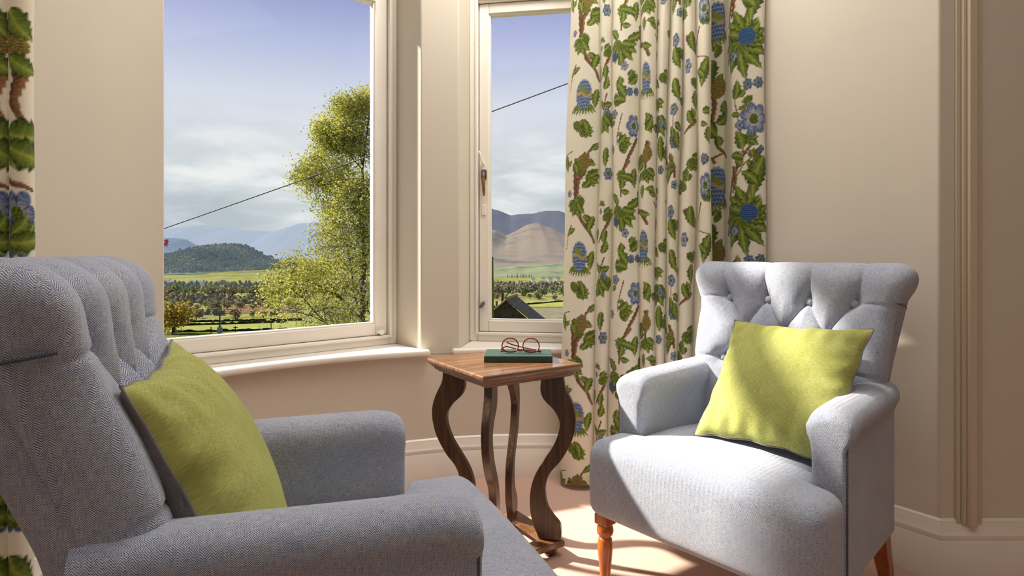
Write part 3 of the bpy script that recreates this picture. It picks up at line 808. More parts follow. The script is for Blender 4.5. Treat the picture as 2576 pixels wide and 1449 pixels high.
# --- right-hand curtain (fold edges measured along its rail)
RB = [1436, 1512, 1546, 1614, 1656, 1682, 1712, 1748, 1792, 1836, 1928]
RA = [.085, .085, .105, .10, .085, .09, .095, .10, .010, .025]
def ypR(p):
    t = (p-1430)/500; Y = 2.575-.33*t; X = (p-1288)/FPX*Y
    return X, Y
nR = np.array([-.22, -.975])
def paintR(pr, U, Yat):
    PER = .667
    def E(fn, px, py, *a, **k):
        Y = Yat(px); z = EYE-(py-HZ)/FPX*Y
        for r in range(-4, 3):
            zz = z+PER*r
            if -.1 < zz < 2.2: getattr(pr, fn)(U(px), zz, *a, **k)
    def B(pts, r):
        for q in range(-4, 3): 
            pr.branch([(U(a)+(0), EYE-(b-HZ)/FPX*Yat(a)+PER*q) for a, b in pts], r)
    # branches first, then leaves and flowers over them
    B([(1463, 20), (1462, 70), (1464, 130), (1478, 165), (1498, 190), (1508, 215)], .013); B([(1452, 180), (1445, 200), (1440, 240)], .004)
    B([(1481, 440), (1468, 460), (1466, 490), (1462, 540)], .012); B([(1508, 370), (1490, 390), (1484, 420)], .007)
    B([(1530, 250), (1520, 290), (1518, 320)], .004); B([(1538, 160), (1524, 190), (1516, 215)], .008)
    B([(1590, 10), (1572, 40), (1568, 90)], .008); B([(1609, 360), (1592, 400), (1575, 440), (1568, 500)], .009); B([(1574, 300), (1562, 350), (1560, 380)], .003)
    B([(1612, 105), (1625, 130), (1636, 155)], .016); B([(1634, 370), (1630, 400), (1630, 440)], .012)
    B([(1652, 100), (1656, 160), (1655, 200)], .004); B([(1693, 300), (1694, 340), (1688, 370)], .003); B([(1690, 400), (1700, 430), (1702, 450)], .012)
    B([(1722, 115), (1735, 135), (1744, 150)], .012); B([(1742, 315), (1728, 330), (1716, 345)], .010); B([(1720, 20), (1716, 50)], .01)
    B([(1756, 90), (1750, 130)], .005); B([(1800, 190), (1806, 250), (1800, 290), (1815, 360), (1835, 390)], .014); B([(1806, 400), (1800, 390), (1830, 375)], .008)
    B([(1840, 500), (1846, 440), (1866, 395), (1886, 370), (1902, 346)], .009); B([(1870, 395), (1866, 350), (1850, 265), (1849, 240)], .004); B([(1846, 455), (1870, 415), (1905, 385), (1915, 378)], .003)
    B([(1846, -10), (1850, 20), (1844, 50)], .010)
    e = E
    _r = random.Random(4)
    for _c, _n in ((1473, 8), (1529, 6), (1580, 9), (1634, 7), (1668, 6), (1696, 6), (1730, 7), (1770, 7), (1812, 5), (1880, 7)):
        for _ in range(_n):
            _a = _r.uniform(0, 2*PI); e('spray' if _r.random() < .4 else 'leaf', _c+_r.uniform(-16, 16), _r.uniform(60, 470), _a, _r.uniform(.03, .05), *((3, .009) if False else ()), **({'W': _r.uniform(.010, .016)}))
    e('pinecone', 1473, 252, .036, .068); e('spray', 1488, 50, -.3, .06, 4, .013); e('spray', 1464, 118, -1.9, .05, 4, .012); e('leaf', 1506, 150, -1.9, .06, .016, 4); e('leaf', 1505, 235, -1.7, .07, .015, 5)
    e('chalice', 1481, 415, .03, .04); e('spray', 1490, 450, -.2, .055, 4, .012); e('spray', 1468, 515, -1.7, .055, 4, .013); e('leaf', 1484, 345, 1.9, .05, .013, 4); e('scroll', 1443, 410, .035, -1); e('bloom', 1447, 492, .016, 5); e('leaf', 1495, 385, .8, .04, .012, 4); e('leaf', 1478, 85, .9, .04, .013, 4)
    e('sprig', 1519, 118, .022); e('bloom', 1530, 295, .020, 6, .4); e('spray', 1522, 300, -1.3, .07, 3, .014); e('leaf', 1530, 180, -1.6, .05, .014, 4); e('leaf', 1528, 380, -1.6, .07, .014, 4); e('bloom', 1534, 45, .028, 6, .4); e('leaf', 1524, 240, 1.3, .05, .014, 4)
    e('spray', 1571, 128, -1.5, .085, 7, .016); e('berries', 1553, 160, .020); e('bloom', 1578, 185, .02, 5); e('leaf', 1584, 122, .6, .07, .016, 4); e('leaf', 1562, 118, 2.4, .06, .014, 4)
    e('leaf', 1582, 262, 2.2, .07, .018, 4); e('leaf', 1584, 268, 3.0, .055, .016, 4); e('bloom', 1554, 300, .022, 5, .1, 1.1); e('leaf', 1556, 315, -2.4, .03, .01, 3); e('bloom', 1603, 328, .050, 6, .1, .7); e('sprig', 1567, 350, .018); e('spray', 1566, 372, .2, .05, 4, .014); e('leaf', 1605, 430, -1.6, .07, .016, 5); e('leaf', 1603, 462, 2.8, .06, .014, 4); e('twin', 1600, 245, .024); e('bloom', 1549, 385, .02, 5)
    e('spray', 1616, 72, -1.2, .055, 4, .014); e('pinecone', 1627, 210, .026, .070); e('leaf', 1636, 300, -1.4, .065, .016, 4); e('leaf', 1630, 340, 1.2, .05, .015, 4); e('chalice', 1633, 395, .028, .035); e('spray', 1634, 432, -1.2, .055, 4, .014)
    e('sprig', 1657, 70, .022); e('bloom', 1656, 108, .018, 4); e('leaf', 1656, 135, -1.5, .05, .015, 4); e('spray', 1664, 300, -1.5, .085, 4, .016); e('bloom', 1668, 320, .02, 6, .3); e('leaf', 1666, 350, -1.5, .09, .018, 6); e('bloom', 1666, 20, .02, 5, .3)
    e('scroll', 1686, 30, .03); e('bloom', 1692, 120, .03, 5, .3, .6); e('leaf', 1690, 135, -1.2, .08, .018, 5); e('leaf', 1692, 210, -1.2, .085, .018, 4); e('bloom', 1693, 287, .026, 5, .2, .8); e('leaf', 1697, 320, -.4, .05, .014, 3); e('bloom', 1697, 368, .026, 6, .5, .7); e('leaf', 1702, 340, -1.2, .07, .018, 5); e('bloom', 1702, 470, .02, 5, .1)
    e('bloom', 1722, 184, .032, 6, .1, .6); e('leaf', 1734, 100, -1.4, .07, .018, 5); e('spray', 1734, 405, -.6, .06, 5, .016); e('leaf', 1722, 290, -1.1, .06, .014, 4); e('leaf', 1742, 240, -1.5, .07, .015, 5)
    e('bloom', 1766, 48, .052, 5, .0, .62); e('leaf', 1768, 62, -.4, .03, .01, 3); e('scroll', 1762, 190, .052, 1); e('leaf', 1762, 295, .3, .04, .014, 4); e('leaf', 1758, 320, -.4, .03, .01, 3); e('bloom', 1764, 408, .022, 7, .3); e('leaf', 1778, 330, -1.4, .06, .016, 5)
    e('pinecone', 1812, 30, .055, .085); e('chalice', 1815, 205, .05, .045); e('leaf', 1800, 130, -1.6, .09, .03, 5); e('leaf', 1812, 330, 2.6, .08, .03, 5); e('leaf', 1812, 300, .7, .07, .022, 5); e('leaf', 1828, 240, -1.0, .06, .02, 5)
    e('spray', 1868, 108, -1.45, .13, 9, .022); e('spray', 1872, 100, 1.9, .10, 5, .020); e('spray', 1880, 95, .1, .07, 4, .02); e('berries', 1882, 96, .034); e('bloom', 1848, 146, .022, 4, .1)
    e('twin', 1896, 214, .030); e('leaf', 1849, 255, 1.45, .065, .016, 4); e('leaf', 1858, 250, .9, .04, .010, 3); e('bloom', 1897, 302, .066, 7, .0, .85); e('bloom', 1860, 318, .022, 4, .1); e('leaf', 1862, 294, 3.0, .035, .010, 3); e('sprig', 1868, 275, .018); e('leaf', 1866, 378, 1.9, .065, .020, 4); e('scroll', 1893, 430, .072, 1); e('bloom', 1915, 376, .016, 4, .6)
build_curtain('curtain', RB, RA, ([1400, 1780, 1796, 1832, 1842, 1930], [0, 0, .10, .09, .0, 0]), ypR, nR, .012, 2.74, .0036, .0030, paintR,
              'floor-length cream curtain printed with blue flowers, hanging in many folds behind the sunlit armchair', .010, .035)

# --- left-hand curtain, nearer the camera
LB = [-330, -250, -170, -90, -30, 22, 50, 94]
LB = [-560, -470, -380, -300, -220, -140, -60, 0, 42, 92]
LA = [.04, .04, .04, .04, .04, .045, .05, .04, .035]
def ypL(p):
    Y = 1.34; return (p-1288)/FPX*Y, Y
def paintL(pr, U, Yat):
    def E(fn, px, py, *a, **k):
        z = EYE-(py-HZ)/FPX*1.33
        for r in (-2, -1, 0, 1):
            zz = z+.60*r
            if -.1 < zz < 2.2: getattr(pr, fn)(U(px), zz, *a, **k)
    for x in (22, 68, -30, -100, -180, -260, -340, -420, -500):
        for q in (-2, -1, 0, 1):
            zf = lambda py: EYE-(py-HZ)/FPX*1.33+.60*q
            pr.branch([(U(x)-.02, zf(60)), (U(x)+.012, zf(200)), (U(x)-.006, zf(260)), (U(x)+.010, zf(300))], .020)
            pr.branch([(U(x)-.035, zf(452)), (U(x)+.035, zf(478))], .010)
            pr.branch([(U(x)-.010, zf(395)), (U(x)+.008, zf(430))], .010)
        E('chalice', x, 95, .035, .035); E('chalice', x, 125, .04, .03); E('leaf', x-12, 30, -.9, .07, .026, 5); E('leaf', x-14, 150, -.4, .06, .022, 5)
        E('spray', x-14, 330, -.9, .085, 5, .026); E('leaf', x-20, 340, .1, .09, .034, 5); E('leaf', x-18, 372, -.2, .085, .030, 5)
        E('bloom', x+2, 540, .058, 6, .3, .75); E('bloom', x+2, 600, .05, 6, .5, .75); E('spray', x-10, 590, .0, .06, 5, .018); E('leaf', x-18, 610, .2, .07, .02, 4)
build_curtain('curtain', LB, LA, None, ypL, np.array([.1, -.995]), .012, 2.74, .0034, .0034, paintL,
              'narrow strip of brown, green and blue printed curtain hanging beside the shadowed armchair', .008, 0)

# ------------------------------------------------------------------ the valley outside
GZ = -58.0
def strip(name, crest, D, Dn, mat, zn=GZ, jit=0.0, seed=3, nu=160, nv=26, bulge=1.0, fr=6.0):
    """a hill: crest as (px, py) at distance D falling to ground zn at distance Dn"""
    r_ = random.Random(seed); ph = [r_.uniform(0, 6) for _ in range(8)]
    xs = [c[0] for c in crest]; ys = [c[1] for c in crest]; V = []
    for i in range(nu):
        px = xs[0]+(xs[-1]-xs[0])*i/(nu-1); py = float(np.interp(px, xs, ys))
        zc = EYE-(py-HZ)/FPX*D
        for j in range(nv):
            t = j/(nv-1); Y = D+(Dn-D)*t
            x = (px-1288)/FPX*D
            n_ = sum(math.sin(x/D*60*(k+1)*.7+ph[k]+t*5*(k % 3))/(k+1.5) for k in range(7))
            fz = (math.cos(t*PI)*.5+.5)**bulge if t < 1 else 0
            z = zn+(zc-zn)*fz+jit*n_*math.sin(PI*min(1, t+.12))*1.0
            V.append((x, Y, z))
        # back side
    F = grid_faces(nu, nv)
    o = pymesh(name, V, F, mat, smooth=True, angle=0); o['kind'] = 'structure'; return o
G = lambda *c: lin(*c)
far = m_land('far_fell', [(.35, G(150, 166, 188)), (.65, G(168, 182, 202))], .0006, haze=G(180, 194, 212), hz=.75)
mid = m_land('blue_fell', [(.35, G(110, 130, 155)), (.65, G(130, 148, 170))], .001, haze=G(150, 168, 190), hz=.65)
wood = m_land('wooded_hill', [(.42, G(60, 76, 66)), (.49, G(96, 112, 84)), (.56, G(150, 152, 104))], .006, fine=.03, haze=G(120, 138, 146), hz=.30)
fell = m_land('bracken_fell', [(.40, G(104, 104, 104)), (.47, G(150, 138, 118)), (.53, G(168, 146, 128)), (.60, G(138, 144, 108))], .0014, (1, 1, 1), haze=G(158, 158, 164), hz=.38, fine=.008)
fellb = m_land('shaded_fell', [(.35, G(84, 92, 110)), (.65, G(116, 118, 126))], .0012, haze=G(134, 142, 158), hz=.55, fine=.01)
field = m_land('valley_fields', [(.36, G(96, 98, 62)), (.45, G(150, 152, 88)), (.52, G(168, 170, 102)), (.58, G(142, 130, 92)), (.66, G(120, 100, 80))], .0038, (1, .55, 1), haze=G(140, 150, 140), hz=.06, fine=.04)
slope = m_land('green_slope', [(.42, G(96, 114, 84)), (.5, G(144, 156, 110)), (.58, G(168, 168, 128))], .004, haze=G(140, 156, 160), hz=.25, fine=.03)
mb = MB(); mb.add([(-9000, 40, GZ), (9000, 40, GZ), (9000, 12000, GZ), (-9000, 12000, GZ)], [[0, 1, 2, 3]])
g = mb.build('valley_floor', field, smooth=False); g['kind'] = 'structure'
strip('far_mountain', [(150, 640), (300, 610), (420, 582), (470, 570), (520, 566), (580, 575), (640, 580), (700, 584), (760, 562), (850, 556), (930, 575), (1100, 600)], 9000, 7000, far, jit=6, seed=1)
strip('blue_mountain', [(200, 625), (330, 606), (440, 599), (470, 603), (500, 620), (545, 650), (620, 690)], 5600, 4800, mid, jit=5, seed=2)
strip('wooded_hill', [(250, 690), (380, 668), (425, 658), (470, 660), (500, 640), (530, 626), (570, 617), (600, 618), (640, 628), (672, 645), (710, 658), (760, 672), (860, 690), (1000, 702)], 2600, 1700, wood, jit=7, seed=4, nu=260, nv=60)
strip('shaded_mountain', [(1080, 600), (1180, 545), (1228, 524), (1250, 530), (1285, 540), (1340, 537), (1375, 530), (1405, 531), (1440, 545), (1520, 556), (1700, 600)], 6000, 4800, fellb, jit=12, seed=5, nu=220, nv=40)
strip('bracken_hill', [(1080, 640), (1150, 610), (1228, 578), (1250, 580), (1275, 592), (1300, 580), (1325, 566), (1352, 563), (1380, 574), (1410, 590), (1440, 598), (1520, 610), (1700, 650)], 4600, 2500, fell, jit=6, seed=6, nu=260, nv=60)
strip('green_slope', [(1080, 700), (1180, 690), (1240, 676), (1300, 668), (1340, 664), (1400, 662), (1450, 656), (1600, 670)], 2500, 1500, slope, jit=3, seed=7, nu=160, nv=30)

def woodland(hill, n, s0, s1, mat, seed, zcap=None):
    r_ = random.Random(seed); me = hill.data; nv = len(me.vertices); V = []; F = []
    for _ in range(n):
        p = me.vertices[r_.randrange(nv)].co
        if p.z < GZ+2: continue
        c = Vector((p.x+r_.uniform(-9, 9), p.y+r_.uniform(-9, 9), p.z+r_.uniform(-3, 1))); s = r_.uniform(s0, s1); h = s*r_.uniform(.7, 1.3); k = len(V)
        V += [(c.x, c.y, c.z+h)]+[(c.x+s*.55*math.cos(a+c.x)*r_.uniform(.7, 1.2), c.y+s*.55*math.sin(a+c.x), c.z+h*r_.uniform(.25, .65)) for a in (0, 1.26, 2.51, 3.77, 5.03)]+[(c.x, c.y, c.z-2)]
        for j in range(5): F += [(k, k+1+j, k+1+(j+1) % 5), (k+6, k+1+(j+1) % 5, k+1+j)]
    o = pymesh('woodland', V, F, mat, None, False); o['kind'] = 'stuff'; o['label'] = 'mixed woodland covering the rounded hill below the pale mountains'; o['category'] = 'woodland'; return o
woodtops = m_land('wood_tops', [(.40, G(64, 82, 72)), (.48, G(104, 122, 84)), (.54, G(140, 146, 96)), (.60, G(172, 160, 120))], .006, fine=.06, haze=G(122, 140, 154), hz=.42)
for o in list(C.objects):
    if o.name == 'wooded_hill': woodland(o, 15000, 5, 10.5, woodtops, 3)
# near hillside falling from the house to the valley
V = []
for x in (-260, -60, -8, 8, 60, 260):
    for y, z in ((3.4, -3.7), (30, -9.0), (120, -25.0), (300, -46.0), (460, -58.5)): V.append((x*(1+y/80), y, z))
o = pymesh('hillside', V, grid_faces(6, 5), m_land('hillside_grass', [(.4, G(96, 112, 56)), (.6, G(140, 150, 80))], .4), smooth=True, angle=0); o['kind'] = 'structure'

# tree kinds
def leafmat(name, a, b, c, tr=.35):
    t = NT(name); v = t.coord(); n = t.noise(v, .55, 4); n2 = t.noise(v, 7, 2)
    f = t.math('ADD', t.math('MULTIPLY', n, .6), t.math('MULTIPLY', n2, .4))
    k = t.ramp(f, [(.36, a), (.5, b), (.64, c)]); t.col(k); t.rough(.8)
    tl = t.node('ShaderNodeBsdfTranslucent'); t.link(k, tl.inputs[0]); mx = t.node('ShaderNodeMixShader'); mx.inputs[0].default_value = tr
    t.link(t.b.outputs[0], mx.inputs[1]); t.link(tl.outputs[0], mx.inputs[2]); t.link(mx.outputs[0], t.o.inputs[0]); return t.m
BARK = m_plain('dark_bark', lin(62, 54, 44), .9)
BIRCH = leafmat('birch_leaf', lin(116, 116, 50), lin(168, 168, 74), lin(216, 210, 108))
def birch():
    root = empty('birch_tree', (-6.2, 25, -8.0), label='tall weeping birch in fresh yellow-green leaf outside the plain window', cat='tree')
    r_ = random.Random(11); tb = MB(); tips = []
    def grow(p, d, L, r, lev):
        pts = [p]; n = 7 if lev < 3 else 5; q = p.copy(); dd = d.copy()
        for i in range(n):
            dd = (dd+Vector((r_.uniform(-1, 1), r_.uniform(-1, 1), r_.uniform(-1, 1)))*.16+Vector((0, 0, (.06, .03, -.05, -.30)[min(lev, 3)]))).normalized()
            q = q+dd*(L/n); pts.append(q.copy())
            if lev < 3:
                k = 2 if lev else 3
                if i >= 1:
                    for _ in range(k):
                        a = r_.uniform(0, 2*PI); side = Vector((math.cos(a), math.sin(a), r_.uniform(.05, .7))).normalized()
                        f = max(.14, 1.08-(i/n)*1.02)
                        grow(q, (side*.9+dd*.5).normalized(), (L*.42*f if lev == 0 else L*.5*f+.3), r*(.35 if lev == 0 else .5)*f+.004, lev+1)
            else: tips.append(q.copy())
        rs = [max(.006, r*(1-.85*i/n)) for i in range(n+1)]
        tb.tube(pts, rs, 6 if lev < 2 else 4, cap=False)
    grow(Vector((0, 0, 0)), Vector((0, 0, 1)), 14.6, .21, 0)
    tb.build('trunk', BARK, root, angle=0)
    V = []; F = []; 
    for t in tips:
        if r_.random() < .22: continue
        for _ in range(8):
            c = t+Vector((r_.gauss(0, .16), r_.gauss(0, .16), r_.gauss(0, .22)-.10)); s = r_.uniform(.028, .062)
            a = Vector((r_.gauss(0, 1), r_.gauss(0, 1), r_.gauss(0, 1))).normalized(); b = a.cross(Vector((r_.gauss(0, 1), r_.gauss(0, 1), r_.gauss(0, 1)))).normalized()
            k = len(V); V += [tuple(c-a*s), tuple(c+b*s*.6), tuple(c+a*s), tuple(c-b*s*.6)]; F.append((k, k+1, k+2, k+3))
    print('birch', len(tips), len(V))
    o = pymesh('foliage', V, F, BIRCH, root, False); o['kind'] = 'stuff'
    return root
birch()
def blob_tree(x, y, z, h, w, mat, seed, label, name='tree', group='trees and bushes across the valley', n=260, card=None):
    r_ = random.Random(seed); root = empty(name, (x, y, z), label=label, cat='tree', group=group)
    tb = MB(); tb.tube([(0, 0, 0), (0, 0, h*.35), (w*.05, 0, h*.6)], [w*.05, w*.04, w*.02], 6); tb.build('trunk', BARK, root, angle=0)
    V = []; F = []; s0 = (card or w*.10)
    lumps = [(Vector((r_.uniform(-.5, .5)*w*.6, r_.uniform(-.5, .5)*w*.6, h*r_.uniform(.38, .78))), r_.uniform(.25, .42)*w) for _ in range(9)]
    for _ in range(n):
        c0, rr = r_.choice(lumps); d = Vector((r_.gauss(0, 1), r_.gauss(0, 1), r_.gauss(0, 1))).normalized()
        c = c0+d*rr*r_.uniform(.7, 1.0); c.z = min(c.z, h); s = s0*r_.uniform(.5, 1.2)
        a = Vector((r_.gauss(0, 1), r_.gauss(0, 1), r_.gauss(0, 1))).normalized(); b = a.cross(d).normalized()
        k = len(V); V += [tuple(c-a*s), tuple(c+b*s), tuple(c+a*s), tuple(c-b*s)]; F.append((k, k+1, k+2, k+3))
    o = pymesh('crown', V, F, mat, root, False, 0); return root
def onground(px, py):
    Y = (EYE-GZ)*FPX/(py-HZ); return (px-1288)/FPX*Y, Y
BUSH = leafmat('bare_bush', lin(76, 72, 54), lin(108, 100, 72), lin(140, 130, 92), .3)
GOLDT = leafmat('gold_tree_leaf', lin(96, 84, 20), lin(150, 128, 34), lin(186, 162, 60), .3)
OLIVE = leafmat('olive_tree_leaf', lin(70, 78, 52), lin(102, 110, 68), lin(138, 142, 88), .3)
x, y = onground(436, 846); blob_tree(x, y, GZ, 25, 25, GOLDT, 3, 'round golden-leaved tree in the field beyond the left end of the plain window', 'gold_tree', None, 1800, 1.0)
r_ = random.Random(5); k = 0
PL = []
def scatter(px0, px1, py0, py1, n, h0, h1, mats, lab):
    L0 = len(PL)
    for i in range(n*6):
        px = r_.uniform(px0, px1); py = r_.uniform(py0, py1); x, y = onground(px, py); h = r_.uniform(h0, h1)*1.0
        if len(PL)-L0 >= n: break
        if any(math.hypot(x-a, y-b) < (h+c)*.78 for a, b, c in PL): continue
        PL.append((x, y, h))
        blob_tree(x, y, GZ, h, h*r_.uniform(.9, 1.2), r_.choice(mats), r_.randint(0, 9999), lab[0], lab[1], lab[2], 170)
scatter(415, 700, 797, 806, 6, 7, 10, [BUSH, OLIVE], ('dull green bush standing in the near meadows of the valley', 'bush', 'bushes in the near meadows'))
scatter(415, 760, 768, 783, 26, 7, 11, [BUSH, BUSH, OLIVE], ('brownish scrub tree in the wide thicket across the valley', 'scrub_tree', 'scrub trees beside the brown heath'))
scatter(415, 900, 741, 752, 30, 11, 17, [OLIVE, BUSH], ('distant tree in the belt of woodland below the wooded hill', 'woodland_tree', 'trees of the woodland belt'))
scatter(1228, 1440, 740, 745, 12, 11, 17, [BUSH, OLIVE], ('distant tree in the hedgerow belt seen through the casement window', 'hedgerow_tree', 'hedgerow trees beyond the stone roof'))
scatter(1228, 1440, 749, 755, 9, 6, 10, [OLIVE, BUSH], ('field tree standing between the stone roof and the hedgerow belt', 'field_tree', 'field trees beyond the stone roof'))
def belt(px0, px1, py, depth, h, n, mat, seed, lab):
    r_ = random.Random(seed); V = []; F = []
    for _ in range(n):
        x, y = onground(r_.uniform(px0, px1), py); y += r_.uniform(0, depth); hh = h*r_.uniform(.45, 1.0); k = len(V); s = hh*r_.uniform(.3, .5)
        for lay in range(3):
            cx, cy, cz = x+r_.uniform(-s, s)*.5, y+r_.uniform(-s, s)*.5, GZ+hh*(.25+.25*lay); k = len(V); rr = s*(1-.2*lay)
            V += [(cx, cy, cz+hh*.25)]+[(cx+rr*math.cos(a), cy+rr*math.sin(a), cz+r_.uniform(-.1, .1)*hh) for a in (0, 1.05, 2.1, 3.14, 4.2, 5.24)]+[(cx, cy, max(GZ-.5, cz-hh*.3))]
            for j in range(6): F += [(k, k+1+j, k+1+(j+1) % 6), (k+7, k+1+(j+1) % 6, k+1+j)]
    o = pymesh('woodland_belt', V, F, mat, None, False); o['kind'] = 'stuff'; o['label'] = lab; o['category'] = 'woodland'
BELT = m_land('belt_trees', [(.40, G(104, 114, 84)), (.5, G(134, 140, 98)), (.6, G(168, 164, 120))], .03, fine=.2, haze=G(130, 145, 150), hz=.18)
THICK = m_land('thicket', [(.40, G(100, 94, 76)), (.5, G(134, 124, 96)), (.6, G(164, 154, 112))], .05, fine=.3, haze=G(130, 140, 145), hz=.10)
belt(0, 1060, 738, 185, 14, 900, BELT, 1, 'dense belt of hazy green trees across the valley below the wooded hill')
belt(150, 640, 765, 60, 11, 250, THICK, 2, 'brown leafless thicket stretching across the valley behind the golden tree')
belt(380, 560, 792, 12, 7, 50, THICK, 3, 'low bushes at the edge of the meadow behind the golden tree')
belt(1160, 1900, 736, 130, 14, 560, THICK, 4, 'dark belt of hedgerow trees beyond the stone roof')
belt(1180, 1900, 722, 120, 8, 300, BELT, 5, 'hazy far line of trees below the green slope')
# hedges (low dark lines) in the fields
hedge = m_land('hedge_green', [(.4, G(44, 52, 30)), (.6, G(74, 82, 44))], .3)
for (p0, p1) in (((415, 822), (720, 812)), ((470, 812), (760, 806)), ((1228, 776), (1440, 757)), ((440, 838), (900, 828))):
    a = Vector(onground(*p0)); b = Vector(onground(*p1)); dd = (b-a); L = dd.length; dd.normalize(); nn = Vector((-dd.y, dd.x)); V = []; F = []
    rr = random.Random(int(L)); N_ = 60
    for i in range(N_):
        p = a+dd*L*i/(N_-1); hh = rr.uniform(1.4, 2.6); ww = rr.uniform(.8, 1.2)
        V += [(p.x-nn.x*ww, p.y-nn.y*ww, GZ), (p.x-nn.x*ww*.7, p.y-nn.y*ww*.7, GZ+hh), (p.x+nn.x*ww*.7, p.y+nn.y*ww*.7, GZ+hh), (p.x+nn.x*ww, p.y+nn.y*ww, GZ)]
    mb = MB(); mb.add(V, grid_faces(N_, 4)); o = mb.build('hedge', hedge, angle=0); tagd(o, 'low dark hedge line crossing the valley fields', 'hedge', 'field hedges')
# pale fields laid in the valley
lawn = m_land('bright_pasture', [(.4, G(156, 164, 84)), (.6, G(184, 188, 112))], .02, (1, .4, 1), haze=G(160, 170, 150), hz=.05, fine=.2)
heath = m_land('brown_heath', [(.4, G(130, 104, 82)), (.6, G(158, 134, 100))], .02, (1, .4, 1), fine=.2)
for nm, mt, q in (('meadow', lawn, ((300, 862), (960, 862), (960, 812), (300, 808))), ('meadow', lawn, ((415, 752), (640, 748), (600, 740), (440, 742))), ('field_heath', heath, ((560, 790), (760, 786), (740, 768), (560, 770))), ('meadow', lawn, ((1180, 900), (1500, 900), (1500, 757), (1180, 757)))):
    V = [(onground(*p)[0], onground(*p)[1], GZ+.4) for p in q]; mb = MB(); mb.add(V, [[0, 1, 2, 3]]); o = mb.build(nm, mt, smooth=False); o['kind'] = 'structure'
# white cottages
whitew = m_plain('whitewash', lin(236, 234, 228), .8); slate = m_plain('distant_slate', lin(92, 96, 104), .8)
def cottage(px, py, w, h, i, lab):
    x, y = onground(px, py)
    root = empty('cottage', (x, y, GZ), label=lab, cat='house', group='white cottages below the hills')
    mb = MB(); mb.box(-w/2, w/2, -4, 4, 0, h); mb.build('wall', whitew, root, smooth=False)
    mb = MB(); mb.add([(-w/2-.5, -5, h), (w/2+.5, -5, h), (w/2+.5, 0, h+4), (-w/2-.5, 0, h+4), (w/2+.5, 5, h), (-w/2-.5, 5, h)], [[0, 1, 2, 3], [3, 2, 4, 5], [0, 3, 5], [1, 4, 2]]); mb.build('roof', slate, root, smooth=False)
for i, (px, py, w) in enumerate(((486, 719, 13), (506, 719, 10), (434, 718, 9), (555, 717, 8), (422, 715, 8), (1366, 709, 8), (1384, 710, 9), (1404, 709, 8), (1341, 711, 7))):
    cottage(px, py, w, 7, i, 'tiny white-walled cottage at the foot of the wooded hill' if px < 1000 else 'tiny white-walled cottage below the green slopes, through the casement')
bpy.data.objects
for o in list(C.objects):
    if o.name.startswith('cottage') and o.location.x > -60: o['group'] = 'white cottages below the green slopes'
# conifers on the slope
CON = leafmat('conifer', lin(26, 40, 34), lin(40, 56, 44), lin(58, 74, 56), .1)
for i in range(16):
    px = 1278+i*3.9+r_.uniform(-1, 1); D = 1520; x = (px-1288)/FPX*D; h = r_.uniform(11, 17)
    mb = MB()
    for j in range(4): mb.lathe([(h*.10*(1-j*.2), h*(.08+j*.22)), (h*.02, h*(.36+j*.215))], 7)
    o = mb.build('conifer', CON, None, angle=0); o.location = (x, D-8, EYE-(703-HZ)/FPX*D); tagd(o, 'dark pointed conifer in the plantation row on the green slope', 'tree', 'conifers in the plantation row')
# poles and cable
POLE = m_paint('mossy_pole', lin(118, 118, 52), lin(92, 86, 48), .8, .4, 8)
def tapered(name, top, bot, r0, r1, mat, label, cat='pole'):
    root = empty(name, tuple(bot), label=label, cat=cat)
    mb = MB(); mb.tube([Vector((0, 0, 0)), Vector(top)-Vector(bot)], [r1, r0], 12); mb.build('post', mat, root, angle=50); return root
p = tapered('telegraph_pole', at(1238, 646, 20), at(1243, 830, 20)-Vector((0, 0, 5.6)), .042, .062, POLE, 'mossy greenish wooden telegraph pole beside the stone roof gable')
mb = MB(); T_ = at(1238, 646, 20)-Vector(p.location); mb.tube([T_+Vector((0, -.06, -.12)), T_+Vector((0, .06, -.12))], .015, 8); mb.build('bolt', STEEL, p)
mb = MB(); a = at(180, 655.5, 20); b = at(1800, 71, 20); mb.tube([a+(b-a)*k/24-Vector((0, 0, .10*math.sin(PI*k/24))) for k in range(25)], .017, 6)
tagd(mb.build('overhead_cable', m_plain('cable', lin(58, 54, 50), .7), None, angle=0), 'dark overhead cable rising across both windows outside', 'cable')
x, y = onground(553, 846); q = (HZ)
s_ = y/FPX
root = empty('transformer_pole', (x, y, GZ), label='dark pole with cross-arm and grey transformer standing in the green meadow', cat='pole')
DK = m_plain('creosote', lin(40, 36, 34), .9)
mb = MB(); mb.tube([(0, 0, 0), (0, 0, 56*s_)], [2.1*s_, 1.5*s_], 8); mb.build('post', DK, root)
mb = MB(); mb.box(-15*s_, 15*s_, -.5*s_, .5*s_, 52*s_, 54.5*s_); mb.build('cross_arm', DK, root, smooth=False)
mb = MB()
for u in (-13, -8, 8, 13): mb.tube([(u*s_, 0, 54*s_), (u*s_, 0, 58*s_)], .9*s_, 6)
mb.build('insulator_set', DK, root)
mb = MB(); mb.box(-6*s_, 6*s_, -2*s_, 2*s_, 8*s_, 22*s_); mb.tube([(-4*s_, 0, 22*s_), (-4*s_, 0, 26*s_)], s_, 6); mb.tube([(4*s_, 0, 22*s_), (4*s_, 0, 26*s_)], s_, 6); mb.build('transformer', m_plain('transformer_grey', lin(120, 126, 130), .6), root)
